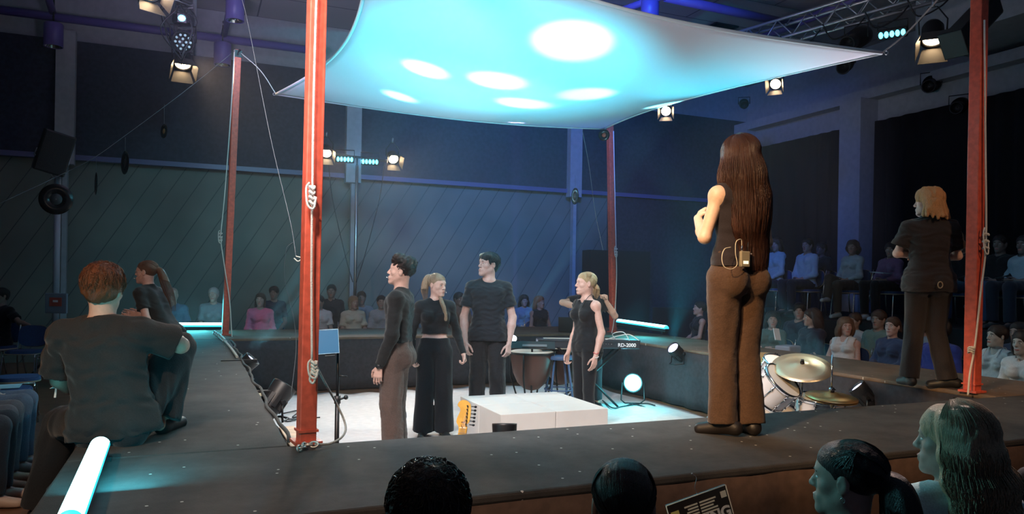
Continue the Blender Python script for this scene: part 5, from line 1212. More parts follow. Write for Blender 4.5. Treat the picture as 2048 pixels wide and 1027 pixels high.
par('par_can', 1009, 846, 4.32, at(1010, 300, Z=4.6), 'black finned LED can rising behind the front catwalk by the guitar', L=.20, r=.072, em=.4)
cp, cc = par('par_can', 1266, 765, 9.6, (.6, .0, 1.0), 'floor LED can with a blazing cyan lens facing the camera', L=.2, r=.125, lens=(.12, .9, 1.0), em=11, yoke=False)
m = MB(); 
for sg in (-1, 1): m.tube([(sg * .14, 0, 0), (sg * .15, .0, -.22), (sg * .10, .0, -.26)], .009, 6)
m.tube([(-.10, 0, -.26), (.10, 0, -.26)], .009, 6); m.tube([(-.14, -.14, -cc.z + .012), (0, 0, -.26), (.14, -.14, -cc.z + .012)], .009, 6); m.tube([(0, .16, -cc.z + .012), (0, 0, -.26)], .009, 6); m.build('floor_bracket', BLACKM, cp)
light('floor_can_light', 'POINT', cc + Vector((-.05, -.22, .0)), 16, (.1, .85, 1.0), size=.08)
clampbox(at(478, 722, Z=7.45), 'black rim bracket with a pale sticker at the farther left can'); clampbox(at(532, 784, Z=5.6), 'black rim bracket with a pale sticker at the nearer left can')
# LED bars
def bar(a, b, label, em, r=.045):
    a, b = Vector(a), Vector(b); c = (a + b) / 2; d = (b - a).normalized(); t = empty('led_bar', c, 0, label, 'light bar'); u_ = Vector((0, 0, 1)); s_ = d.cross(u_).normalized(); L = (b - a).length; R = Matrix((d, s_, u_)).transposed()
    m = MB(); m.box((0, 0, -.035), (L, .07, .05), R, 0, .006); m.build('housing', BLACKM, t)
    for sg in (-1, 1): m = MB(); m.box(d * (L / 2 - .06) * sg + Vector((0, 0, -.07)), (.03, .10, .03), R); m.build('foot', BLACKM, t)
    m = MB(); n = 18; vs = []
    for i in (-1, 1):
        for k in range(n + 1): th = PI * k / n; vs.append(d * (L / 2 - .01) * i + s_ * r * math.cos(th) + u_ * (r * math.sin(th) - .012))
    fs = [(k, k + 1, n + 2 + k, n + 1 + k) for k in range(n)] + [list(range(n + 1)), list(range(n + 1, 2 * n + 2))[::-1]]
    m.add(vs, fs, 0, True); m.build('diffuser', mat('cyan_diffuser', (.1, .6, .7), .4, emit=((.03, .62, .95), em * .16)), t)
    m = MB(); vs = [d * (L / 2 - .02) * i + s_ * r * 1.06 * math.cos(th) + u_ * (r * 1.06 * math.sin(th) - .012) for i in (-1, 1) for th in np.linspace(.42, PI - .42, 15)]; m.add(vs, [(k, k + 1, 16 + k, 15 + k) for k in range(14)] + [list(range(15)), list(range(15, 30))[::-1]], 0, True); m.build('glow_core', mat('glow_white', (.8, .95, 1), .4, emit=((.40, .95, 1.0), em * .7)), t)  # bright strip added over the diffuser to whiten the core of its glow
    return c
bar(at(138, 1040, STAGE + .075), at(201, 884, STAGE + .075), 'cyan-white light bar lying on the front left corner of the stage', 9, .040)
bar(at(318, 651, Z=11.2), at(452, 651, Z=11.8), 'cyan-white light bar on the rear left corner of the stage', 9, .058)
bar(at(1236, 642, Z=12.3), at(1334, 656, Z=11.3), 'cyan-white light bar on the rear right corner of the stage', 9, .05)
light('bar_glow', 'AREA', at(215, 940, Z=2.95) + Vector((.02, 0, .10)), 5, (.08, .8, 1), at(260, 900, Z=3.6), .3)
light('bar_glow', 'AREA', at(385, 640, Z=11.3) + Vector((0, -.1, .1)), 16, (.08, .8, 1), at(385, 900, Z=9), .5)
light('bar_glow', 'AREA', at(1285, 640, Z=11.6) + Vector((0, -.1, .1)), 12, (.08, .8, 1), at(1250, 900, Z=9.5), .5)
# tablet on a stand by the red post
tp = at(652, 683, Z=4.75); t = empty('music_stand', (tp.x + .055, tp.y + .10, 0), 0, 'black stand carrying a blue tablet, beside the near red post', 'stand')
hz_ = 1.17
m = MB(); m.tube([(0, 0, .10), (0, 0, .80)], .015, 10); m.tube([(0, 0, .70), (0, 0, hz_)], .010, 10); m.build('pole', BLACKM, t)
m = MB(); m.lathe([(.001, .0), (.021, .0), (.021, .05), (.001, .05)], 14, Matrix.Translation((0, 0, .78))); m.build('collar', BLACKP, t)
for k in range(3): a = 2 * PI * k / 3 + .5; m = MB(); m.tube([(0, 0, .22), (.30 * math.cos(a), .30 * math.sin(a), .014)], .009, 8); m.tube([(0, 0, .07), (.15 * math.cos(a), .15 * math.sin(a), .118)], .006, 6); m.build('leg', BLACKM, t)
m = MB(); m.tube([(0, 0, .80), (.05, .0, .82)], .007, 6); m.tube([(.0, 0, .96), (.06, .0, .955)], .006, 6); m.ball((.055, 0, .82), .016, 8); m.build('knob', BLACKP, t)
t = empty('tablet', tp, 0, 'blue tablet clamped on the stand beside the near red post', 'tablet'); R = Matrix.Rotation(-.12, 3, 'Y') @ Matrix.Rotation(math.radians(-12), 3, 'X') @ Matrix.Rotation(.25, 3, 'Z')
m = MB(); m.box((0, 0, 0), (.155, .012, .150), R, 0, .004); m.build('case', mat('tablet_back', (.03, .14, .28), .35, 0, (14, .1)), t)
m = MB(); m.tube([R @ Vector((-.078, -.006, -.076)), R @ Vector((.078, -.006, -.076)), R @ Vector((.078, -.006, .076)), R @ Vector((-.078, -.006, .076))], .0028, 6); m.build('edge', mat('tablet_edge', (.35, .55, .7), .3), t)
m = MB(); m.box(R @ Vector((.02, .022, -.07)), (.06, .04, .03), R); m.build('clamp', BLACKP, t)
# keyboard on its stand
kb = at(1178, 688, Z=9.35); t = empty('stage_piano', kb, .04, 'dark stage piano seen from behind, RD-2000 on its rear panel', 'keyboard')
m = MB(); m.box((0, .15, .0), (1.28, .34, .10), None, 0, .012); m.box((0, .0, .045), (1.28, .06, .03), None, 0, .008); m.build('case', mat('piano_case', (.03, .035, .045), .4), t)
m = MB(); m.box((0, .26, .046), (1.1, .13, .012)); m.build('keys', mat('ivory_keys', (.75, .75, .7), .35), t)
text('lettering', 'RD-2000', .062, Matrix.Translation((.47, -.034, -.022)) @ Matrix.Rotation(PI / 2, 4, 'X'), mat('glowing_print', (.85, .88, .9), .5, emit=((.8, .9, 1), .25)), t, .001, .0012)  # lettering given a faint glow of its own, though it is no lamp
m = MB()
for k in range(7): m.tube([(.10 + .035 * k, -.03, .01), (.10 + .035 * k, -.045, .01)], .007, 8)
m.build('sockets', CHROME, t)
t2 = empty('keyboard_stand', (kb.x, kb.y + .15, 0), .04, 'black X-shaped stand under the stage piano', 'stand')
zt = kb.z - .055
for sg in (-1, 1):
    for yy in (-.12, .12): m = MB(); m.tube([(-.38 * sg, yy, .02), (.38 * sg, yy, zt)], .014, 8); m.build('leg', BLACKM, t2)
m = MB(); 
for sx in (-.38, .38): m.tube([(sx, -.18, zt), (sx, .18, zt)], .016, 8)
m.build('rest_bar', BLACKM, t2)
for k, (pp, lab) in enumerate((([(.50, -.03, .06), (.42, -.02, .16), (.30, .05, .13), (.35, .1, .05)], 'white cable arching over the stage piano, outer loop'), ([(.62, -.03, .06), (.50, -.03, .13), (.36, .0, .11), (.20, .05, .05)], 'white cable arching over the stage piano, inner loop'))):
    m = MB(); m.tube(bez([Vector(q) for q in pp], 6), .006, 6); o = m.build('cable', mat('white_cable', (.75, .75, .72), .5)); o.location = kb; tag(o, lab, 'cable')
# timpani, stool and laptop at the back
KET = mat('copper_kettle', (.10, .045, .035), .45, .3)
def timpani(x, Zd, label, tilt=.0):
    q = at(x, 700, Z=Zd); t = empty('timpani', (q.x, q.y, 0), ANG, label, 'drum'); t.scale = (.80, .80, .86)
    m = MB(); m.lathe([(.001, .26), (.12, .29), (.22, .38), (.29, .52), (.325, .70), (.33, .80)], 32); m.build('kettle', KET, t)
    m = MB(); m.lathe([(.001, .835), (.31, .835), (.332, .825)], 32); m.build('drumhead', mat('drum_skin', (.70, .68, .62), .5), t)
    m = MB(); m.lathe([(.332, .825), (.352, .825), (.352, .795), (.332, .795)], 32); m.build('hoop', BLACKM, t)
    for k in range(4): a = PI / 4 + k * PI / 2; m = MB(); m.tube([(.36 * math.cos(a), .36 * math.sin(a), .80), (.35 * math.cos(a), .35 * math.sin(a), .45), (.22 * math.cos(a), .22 * math.sin(a), .10), (.30 * math.cos(a), .30 * math.sin(a), .02)], .014, 8); m.build('leg', BLACKM, t)
    m = MB(); m.box((0, -.38, .07), (.12, .28, .03), None, 0, .006); m.build('pedal', STEEL, t)
timpani(1064, 9.3, 'copper kettle drum between the tall man and the blonde woman')
timpani(1126, 9.9, 'copper kettle drum half hidden by the blonde woman')
m = MB(); c = at(1064, 672, Z=9.25); t = empty('music_desk', (c.x, c.y - .1, 0), 0, 'dark music desk with pale sheets in front of the kettle drums', 'stand')
m.tube([(0, 0, .02), (0, 0, .80)], .012, 8); m.build('pole', BLACKM, t)
m = MB(); m.box((0, 0, .80), (.56, .02, .10), Matrix.Rotation(-.5, 3, 'X'), 0, .004); m.build('desk', BLACKM, t)
m = MB(); m.box((.03, -.03, .80), (.30, .004, .03), Matrix.Rotation(-.5, 3, 'X')); m.build('sheet', mat('sheet_paper', (.16, .18, .2), .6), t)
for k in range(3): a = 2 * PI * k / 3 + .4; m = MB(); m.tube([(0, 0, .14), (.24 * math.cos(a), .24 * math.sin(a), .012)], .008, 6); m.build('leg', BLACKM, t)
BLS = mat('blue_paint', (.05, .10, .22), .45)
q = at(1116, 790, Z=9.45); t = empty('bar_stool', (q.x, q.y - .15, 0), .2, 'blue metal stool behind the blonde woman', 'stool')
m = MB(); m.lathe([(.001, .62), (.17, .62), (.18, .64), (.17, .67), (.001, .67)], 24); m.build('seat', BLS, t)
for k in range(4): a = PI / 4 + k * PI / 2; m = MB(); m.tube([(.12 * math.cos(a), .12 * math.sin(a), .62), (.22 * math.cos(a), .22 * math.sin(a), .01)], .014, 8); m.build('leg', BLS, t)
m = MB(); m.tube([(.18 * math.cos(a), .18 * math.sin(a), .25) for a in np.linspace(0, 2 * PI, 17)], .009, 6, 0, False); m.build('foot_ring', BLS, t)
q = at(1140, 662, STAGE + .01); t = empty('laptop', q, -.15, 'open dark laptop on the far catwalk beside the blonde woman', 'laptop')
m = MB(); m.box((0, 0, .008), (.36, .25, .018), None, 0, .004); m.build('base', BLACKP, t)
m = MB(); m.box((0, -.14, .12), (.36, .012, .24), Matrix.Rotation(.15, 3, 'X'), 0, .003); m.build('lid', BLACKP, t)
# drum kit
SHELL = mat('white_shell', (.62, .66, .74), .3, coat=.5); HEADM = mat('drum_skin', (.70, .68, .62), .5); GOLD = mat('bronze_cymbal', (.78, .50, .20), .3, .85, (120, .1)); GOLDL = mat('pale_bronze', (.86, .74, .50), .34, .8, (120, .1))
def drum(c, r, h, axis, label, name='drum', legs=False, lug=8, wood=False):
    t = empty(name, c, 0, label, 'drum', 'drums of the kit'); R = Vector(axis).normalized().to_track_quat('Z', 'Y').to_matrix().to_4x4()
    m = MB(); m.lathe([(r, -h / 2), (r, h / 2)], 36, R); m.build('shell', SHELL, t)
    for z_ in (-1, 1):
        m = MB(); m.lathe([(r * 1.0, z_ * (h / 2 - .02)), (r * 1.05, z_ * (h / 2 - .02)), (r * 1.06, z_ * (h / 2 + .008)), (r * 1.0, z_ * (h / 2 + .008))], 36, R); m.build('hoop', CHROME, t)
        m = MB(); m.lathe([(.001, z_ * h / 2), (r, z_ * h / 2)], 36, R); m.build('drumhead', HEADM, t)
    for k in range(lug):
        a = 2 * PI * k / lug + .2; m = MB(); m.tube([R @ Vector((r * 1.035 * math.cos(a), r * 1.035 * math.sin(a), z_)) for z_ in (-h / 2, h / 2)], .0045, 6); 
        for z_ in (-.25, .25): m.ball(R @ Vector((r * 1.02 * math.cos(a), r * 1.02 * math.sin(a), h * z_)), .014, 8)
        m.build('tension_lug', CHROME, t)
    return t
def cymbal(c, r, axis, label, mm, name='cymbal', two=False):
    t = empty(name, c, 0, label, 'cymbal'); R = Vector(axis).normalized().to_track_quat('Z', 'Y').to_matrix().to_4x4(); prof = lambda s_, o: [(.012, s_ * .035 + o), (.05 * r / .2, s_ * .030 + o), (.065 * r / .2, s_ * .018 + o), (r * .7, s_ * .008 + o), (r, o), (r, o - .0015), (r * .7, s_ * .006 + o), (.06 * r / .2, s_ * .014 + o), (.012, s_ * .03 + o)]
    m = MB(); m.lathe(prof(1, .0), 48, R); m.build('bronze_disc', mm, t)
    if two: m = MB(); m.lathe(prof(-1, -.012), 48, R); m.build('bronze_disc', mm, t)
    m = MB(); m.tube([R @ Vector((0, 0, .03)), R @ Vector((0, 0, .05))], .016, 10); m.tube([R @ Vector((0, 0, .05)), R @ Vector((0, 0, .065))], .008, 8); m.tube([R @ Vector((.01, 0, .058)), R @ Vector((-.01, 0, .058))], .012, 8); m.build('felt_and_nut', BLACKM, t); return t
def cstand(c, axis, label, rod=.0):
    t = empty('cymbal_stand', (c.x, c.y, 0), .3, label, 'stand'); m = MB(); ax_ = Vector(axis).normalized(); m.tube([(0, 0, .06), (0, 0, c.z - .10), Vector((0, 0, c.z)) - ax_ * .02], .010, 8); m.build('tube', CHROME, t)
    if rod: m = MB(); m.tube([(0, 0, c.z), (0, 0, c.z + rod)], .0055, 8); m.build('rod', CHROME, t); m = MB(); m.lathe([(.001, .0), (.018, .0), (.018, .03), (.001, .03)], 12, Matrix.Translation((0, 0, c.z + .035))); m.tube([(0, 0, c.z + .05), (.035, 0, c.z + .05)], .005, 6); m.build('clutch', CHROME, t)
    for k in range(3): a = 2 * PI * k / 3; m = MB(); m.tube([(0, 0, .28), (.26 * math.cos(a), .26 * math.sin(a), .012)], .008, 6); m.build('leg', CHROME, t)
ac = (-.12, -.42, 1.0); c = at(1604, 734, Z=5.75); cymbal(c, .222, ac, 'large pale gold crash cymbal tilted towards the camera', GOLDL); cstand(c, ac, 'chrome stand of the large tilted cymbal')
c2 = at(1550, 720, Z=6.5); cymbal(c2, .20, (.1, -.25, 1), 'second thin cymbal mostly behind the long haired woman', GOLD); cstand(c2, (.1, -.25, 1), 'chrome stand of the cymbal behind the long haired woman')
c = at(1663, 793, Z=5.35); cymbal(c, .178, (.03, -.12, 1), 'golden hi-hat pair near the front catwalk', GOLD, 'hi_hat', True); cstand(c, (0, 0, 1), 'chrome hi-hat stand with a tall rod', .30)
drum(at(1548, 776, Z=5.75), .155, .20, (.45, -.45, .62), 'white rack tom tilted beside the long haired woman')
drum(at(1560, 745, Z=6.25), .165, .16, (.25, -.35, .9), 'white tom below the crash cymbal', lug=8)
drum(at(1640, 812, Z=5.75), .17, .14, (.0, -.10, 1), 'white snare drum below the hi-hat')
q = at(1585, 818, Z=6.2); drum(Vector((q.x - .05, q.y + .45, .28)), .26, .36, (.25, -.9, .12), 'white bass drum standing on the pit floor', 'bass_drum')
q = at(1435, 835, Z=6.1); m = MB(); m.lathe([(.001, .0), (.075, .0), (.085, .02), (.085, .16), (.06, .19), (.001, .195)], 24); o = m.build('water_drum', mat('blue_grey_plastic', (.28, .36, .48), .35)); o.location = (q.x, q.y, .34); tag(o, 'blue-grey rounded container on a stool behind the foot of the long haired woman', 'container')
t = empty('drum_throne', (q.x, q.y, 0), 0, 'low round black stool behind the foot of the long haired woman', 'stool')
m = MB(); m.lathe([(.001, .28), (.16, .28), (.17, .31), (.16, .337), (.001, .337)], 24); m.build('seat', BLACKP, t)
for k in range(3): a = 2 * PI * k / 3; m = MB(); m.tube([(0, 0, .26), (.2 * math.cos(a), .2 * math.sin(a), .012)], .012, 8); m.build('leg', CHROME, t)
m = MB(); m.tube([(0, 0, .1), (0, 0, .29)], .018, 8); m.build('column', CHROME, t)
# floor cables, boxes at the left rim
for pts_, lab in (([(566, 826), (600, 820), (585, 834), (612, 830), (575, 842), (560, 832)], 'coiled black cable on the white cloth left of the near red post'), ([(572, 838), (610, 836), (640, 834)], 'short black cable on the white cloth behind the near red post'), ([(1205, 800), (1225, 815), (1245, 812), (1290, 806), (1310, 810)], 'black cable on the cloth under the cyan floor light')):
    m = MB(); m.tube(bez([at(x, y, .03) for x, y in pts_], 6), .008, 6); tag(m.build('cable', BLACKP), lab, 'cable')
m = MB(); a, b = at(520, 800, Z=4.9), at(0, 0, Z=1); p = W(UI0 + .12, 4.35, .62)
m.box((0, 0, 0), (.09, .62, .05), None, 0, .004); o = m.build('timber_rail', mat('pale_timber', (.62, .48, .34), .6, 0, (20, .1), .15)); o.location = W(UI0 + .085, 4.42, .66); o.rotation_euler = (0, 0, ANG); tag(o, 'pale timber rail inside the left rim behind the near red post', 'rail')
# ------------------------------------------------------------------ ropes and chains on the posts
ROPE = mat('white_rope', (.72, .68, .60), .8, 0, (220, .6)); CORD = mat('thin_cord', (.22, .24, .27), .8)
def rope(pts, r, label, m_=ROPE, name='rope', n=6, sm=6, parent=None):
    m = MB(); m.tube(bez(pts, sm), r, n); o = m.build(name, m_, parent)
    if label: tag(o, label, 'rope')
    return o
def knot(c, label, k=3, h=.09, w=.022):
    m = MB()
    for i in range(k): z_ = h * (i / k - .5); m.tube([c + Vector((w * math.cos(a), w * .7 * math.sin(a), z_ + .008 * math.sin(a * 2))) for a in np.linspace(0, 2 * PI, 13)], .0065, 6, 0, False)
    if h > .06: m.tube(bez([c + Vector((-.012, 0, h * .5)), c + Vector((-.026, -.01, h * .2)), c + Vector((-.018, -.012, -h * .6)), c + Vector((.012, -.01, -h * .8)), c + Vector((.02, 0, -h * .2))], 4), .006, 6)
    return m
z1 = PB[0][0].y - .075
rope([at(634, -30, Z=z1), at(631, 60, Z=z1), at(627, 220, Z=z1), at(625, 365, Z=z1), at(624, 410, Z=z1 - .01), at(623, 560, Z=z1), at(624, 726, Z=z1)], .0065, 'white rope running down the front of the near red post')
for (x, y, h, lab) in ((624, 385, .10, 'lumpy white rope knot half way up the near red post'), (628, 732, .07, 'white rope knot low on the near red post')):
    o = knot(at(x, y, Z=z1 - .015), lab, 4, h, .013).build('rope_knot', ROPE); tag(o, lab, 'rope')
rope([at(627, 735, Z=z1 - .02), at(632, 748, Z=z1 - .02), at(627, 765, Z=z1 - .02), at(620, 760, Z=z1 - .02), at(622, 745, Z=z1 - .02), at(627, 733, Z=z1 - .02)], .006, 'small hanging rope loop low on the near red post')
rope([at(630, 726, Z=z1 - .02), at(650, 765, Z=z1 + .1), at(676, 812, Z=z1 + .2), at(691, 850, Z=z1 + .22), at(685, 872, Z=z1 + .10), at(660, 886, Z=z1 + .02), at(630, 888, Z=z1 - .04)], .0062, 'white rope looping from the near red post down to its foot', mat('speckled_rope', (.62, .62, .58), .8, 0, (300, .9), .4))
def chain(pts, label, r=.016, th=.0045):
    P = [Vector(p) for p in pts]; Ls = [0]
    for a, b in zip(P[:-1], P[1:]): Ls.append(Ls[-1] + (b - a).length)
    n = max(3, int(Ls[-1] / (r * 1.7))); m = MB()
    for i in range(n):
        d = Ls[-1] * (i + .5) / n; k = max(j for j in range(len(Ls)) if Ls[j] <= d); k = min(k, len(P) - 2); f = (d - Ls[k]) / (Ls[k + 1] - Ls[k]); c = P[k].lerp(P[k + 1], f); t = (P[k + 1] - P[k]).normalized()
        s_ = t.cross(Vector((0, 0, 1))).normalized() if abs(t.z) < .9 else Vector((1, 0, 0)); u_ = t.cross(s_); e_ = s_ if i % 2 else (s_ * .4 + u_ * .9)
        m.tube([c + t * r * 1.25 * math.cos(a) + e_ * r * .8 * math.sin(a) for a in np.linspace(0, 2 * PI, 13)], th, 6, 0, False)
    o = m.build('chain', mat('galvanised_chain', (.62, .60, .56), .35, .7)); tag(o, label, 'chain'); return o
chain([at(596, 897, STAGE + .02), at(612, 888, STAGE + .02) , at(634, 888, STAGE + .022)], 'galvanised chain at the foot of the near red post', .018, .0055)
chain([at(428, 664, Z=10.2), at(440, 672, Z=9.9), at(450, 682, Z=9.5)], 'galvanised chain at the foot of the rear left post', .03, .010)
rope([at(450, 682, STAGE + .02), at(462, 696, STAGE + .02), at(474, 713, STAGE + .02)], .014, 'pale rope end lying along the left rim by the rear left post')
z2 = PB[1][0].y - .07
rope([at(469, 100, Z=z2), at(462, 220, Z=z2), at(450, 380, Z=z2), at(442, 462, Z=z2), at(441, 478, Z=z2), at(450, 540, Z=z2), at(459, 600, Z=z2), at(463, 660, Z=z2 - .1), at(466, 700, Z=z2 - .3)], .0085, 'white rope hanging beside the rear left post')
o = knot(at(441, 470, Z=z2 - .02), '', 3, .14, .022).build('rope_knot', ROPE); tag(o, 'white rope knot with a hook beside the rear left post', 'rope')
z3 = PB[2][0].y - .08
rope([at(1227, 262, Z=z3), at(1230, 400, Z=z3), at(1232, 490, Z=z3), at(1233, 560, Z=z3), at(1228, 640, Z=z3), at(1218, 690, Z=z3 - .3), at(1209, 750, Z=z3 - .6)], .008, 'white rope hanging beside the rear right post')
o = knot(at(1232, 500, Z=z3 - .02), '', 3, .14, .022).build('rope_knot', ROPE); tag(o, 'white rope knot on the rear right post', 'rope')
z4 = PB[3][0].y - .08
rope([at(1969, 40, Z=z4), at(1971, 300, Z=z4), at(1972, 480, Z=z4), at(1962, 580, Z=z4), at(1950, 690, Z=z4), at(1940, 745, Z=z4 - .02), at(1936, 790, Z=z4 - .05)], .0075, 'white rope running down the crimson post on the right')
for (x, y, h, lab) in ((1972, 475, .16, 'white rope knot half way up the crimson post'), (1942, 697, .05, 'white rope knot low on the crimson post')):
    o = knot(at(x, y, Z=z4 - .02), lab, 3, h, .022).build('rope_knot', ROPE); tag(o, lab, 'rope')
T2 = PB[1][1]
# line from the rear left post down to the left with hanging discs
LP = [at(470, 101, Z=T2.y - .1), at(400, 158, Z=9.4), at(334, 209, Z=8.9), at(246, 274, Z=8.3), at(188, 315, Z=8.0), at(120, 350, Z=7.8), at(-30, 420, Z=7.2)]
rope(LP, .0035, 'thin line carrying hanging discs, slanting down left from the rear left post', mat('dark_cord', (.12, .13, .15), .8))
VIN = mat('vinyl', (.012, .012, .014), .25); 
def record(x, y, Zd, r, rz, label, lab=(.35, .18, .05), top=None, hole=0.0):
    c = at(x, y, Z=Zd); t = empty('vinyl_record', c, rz, label, 'record', 'discs hanging from the lines'); M_ = Matrix.Rotation(PI / 2, 4, 'X')
    m = MB(); m.lathe([(r * .35, -.0015), (r, -.0015), (r, .0015), (r * .35, .0015), (r * .35, -.0015)], 36, M_); m.build('disc', VIN, t)
    m = MB(); m.lathe([(r * max(.05, hole), -.002), (r * .36, -.002), (r * .36, .002), (r * max(.05, hole), .002)], 28, M_); m.build('label', mat('record_label', lab, .5), t)
    m = MB(); m.tube([(0, 0, r), (0, 0, (top if top else .3))], .0018, 5); m.build('thread', CORD, t)
record(328, 262, 8.9, .085, -.70, 'small hanging disc with an orange label, highest on the thin line', (.85, .45, .15), .32)
record(250, 325, 8.3, .13, -.79, 'black hanging record below the middle of the thin line', (.05, .05, .06), .28)
record(192, 367, 8.0, .12, -.95, 'black hanging record seen almost edge-on at the left', (.03, .03, .04), .27)
record(112, 398, 7.8, .16, .35, 'black hanging record in front of the loudspeaker pole', (.05, .06, .07), .25)
record(1150, 392, 10.8, .12, -1.2, 'black hanging record beside the rear wall column on the right', (.05, .05, .06), .30)
record(1208, 270, 11.0, .085, -.3, 'small reddish disc hanging at the top of the rear right post', (.45, .10, .06), .12)
rope([at(470, -20, Z=5.2), at(490, 20, Z=5.3), at(540, 270, Z=5.0), at(580, 440, Z=4.7), at(592, 512, Z=4.6)], .0016, 'thin cord crossing down to the near red post with a hook', CORD)
rope([at(592, 512, Z=4.6), at(600, 514, Z=4.6), at(603, 517, Z=4.6), at(596, 522, Z=4.6), at(588, 516, Z=4.6)], .0035, 'small pale hook at the end of the thin cord', ROPE)
rope([at(586, 484, Z=4.7), at(572, 500, Z=4.8), at(570, 560, Z=5.0), at(588, 640, Z=5.3), at(592, 700, Z=5.5), at(582, 790, Z=5.6)], .0020, 'thin wavy wire hanging left of the near red post', CORD)
rope([K[1], at(520, 140, Z=10.3), at(478, 103, Z=T2.y)], .006, 'short rope tying the far left sail corner to its post', ROPE)
rope([K[3], K[3] + Vector((.25, .0, .22)), Vector((PB[3][1].x, PB[3][1].y, 4.3))], .007, 'short rope tying the right sail corner to the crimson post', ROPE)
rope([K[2], Vector((PB[2][1].x - .03, PB[2][1].y - .1, 4.05))], .007, 'short rope tying the far right sail corner to its post', ROPE)
rope([K[0], Vector((PB[0][1].x, PB[0][1].y, 4.5))], .007, 'short rope tying the near left sail corner to the near red post', ROPE)
rope([at(1165, 262, Z=11.0), at(1178, 330, Z=11.0), at(1190, 420, Z=10.9), at(1206, 500, Z=10.8)], .004, 'faint thin wire left of the rear right post, steep one', CORD)
# loudspeaker on its pole
q = at(108, 305, Z=10.8); t = empty('loudspeaker', q, math.radians(38), 'black loudspeaker tilted down on a pole at the left', 'loudspeaker'); R = Matrix.Rotation(math.radians(14), 3, 'Y') @ Matrix.Rotation(math.radians(10), 3, 'X')
m = MB(); m.box((0, 0, 0), (.40, .36, .60), R, 0, .02); m.build('cabinet', BLACKP, t); m = MB(); m.box(R @ Vector((0, -.185, 0)), (.36, .012, .56), R, 0, .004); m.build('grille', mat('grille_cloth', (.02, .02, .022), .7, 0, (200, .6)), t)
m = MB(); m.tube([R @ Vector((-.21, 0, 0)), R @ Vector((-.22, 0, -.1)), (0, 0, -.36), R @ Vector((.22, 0, -.1)), R @ Vector((.21, 0, 0))], .010, 6); m.build('bracket', STEEL, t)
p = at(116, 350, Z=10.85); t = empty('speaker_pole', (p.x, p.y, 0), 0, 'grey pole carrying the left loudspeaker', 'stand'); m = MB(); m.tube([(0, 0, .02), (0, 0, p.z - .02)], .045, 12); m.build('pole', mat('grey_pole', (.35, .37, .42), .4), t)
for k in range(3): a = 2 * PI * k / 3; m = MB(); m.tube([(0, 0, .5), (.45 * math.cos(a), .45 * math.sin(a), .015)], .015, 8); m.build('leg', BLACKM, t)
m = MB(); m.box((0, 0, 0), (.30, .04, .28), None, 0, .01); o = m.build('notice_board', mat('grey_board', (.20, .24, .30), .6)); o.location = at(113, 606, Z=10.4); tag(o, 'grey notice plate with a red sign low on the loudspeaker pole', 'sign')
m = MB(); m.box((0, -.022, .02), (.17, .006, .12)); m.build('red_sign', mat('red_sign', (.50, .08, .05), .5), o); m = MB(); m.box((0, -.027, .03), (.07, .003, .03)); m.build('sign_mark', mat('white_tag', (.8, .82, .8), .5), o)
# ------------------------------------------------------------------ trusses and their lamps
ALU = mat('aluminium', (.55, .56, .58), .35, .85)
def truss(a, b, w_, label, r=.025):
    a, b = Vector(a), Vector(b); d = (b - a); L = d.length; d.normalize(); s_ = d.cross(Vector((0, 0, 1))).normalized(); u_ = s_.cross(d); t = empty('lighting_truss', a, 0, label, 'truss'); off = [s_ * -w_ / 2 + u_ * w_ / 2, s_ * w_ / 2 + u_ * w_ / 2, s_ * w_ / 2 - u_ * w_ / 2, s_ * -w_ / 2 - u_ * w_ / 2]
    for o in off: m = MB(); m.tube([o, o + d * L], r, 10); m.build('chord', ALU, t)
    n = int(L / (w_ * .85)); 
    for f in range(4):
        m = MB(); p, q = off[f], off[(f + 1) % 4]
        for i in range(n): x0, x1 = L * i / n, L * (i + 1) / n; m.tube([(p if i % 2 else q) + d * x0, (q if i % 2 else p) + d * x1], r * .42, 6)
        m.build('lacing', ALU, t)
    return d
ta, tb = at(1330, 132, 5.55), at(1960, -52, 5.75); truss(ta, tb, .30, 'silver lattice truss above the right of the sail')
tla, tlb = at(372, 78, Z=13.6), Vector((-2.35, 3.2, 5.75)); tla.z = 5.75; tlb = at(366, -60, 5.75); truss(tla, tlb, .30, 'dark lattice truss seen end-on above the left catwalk')
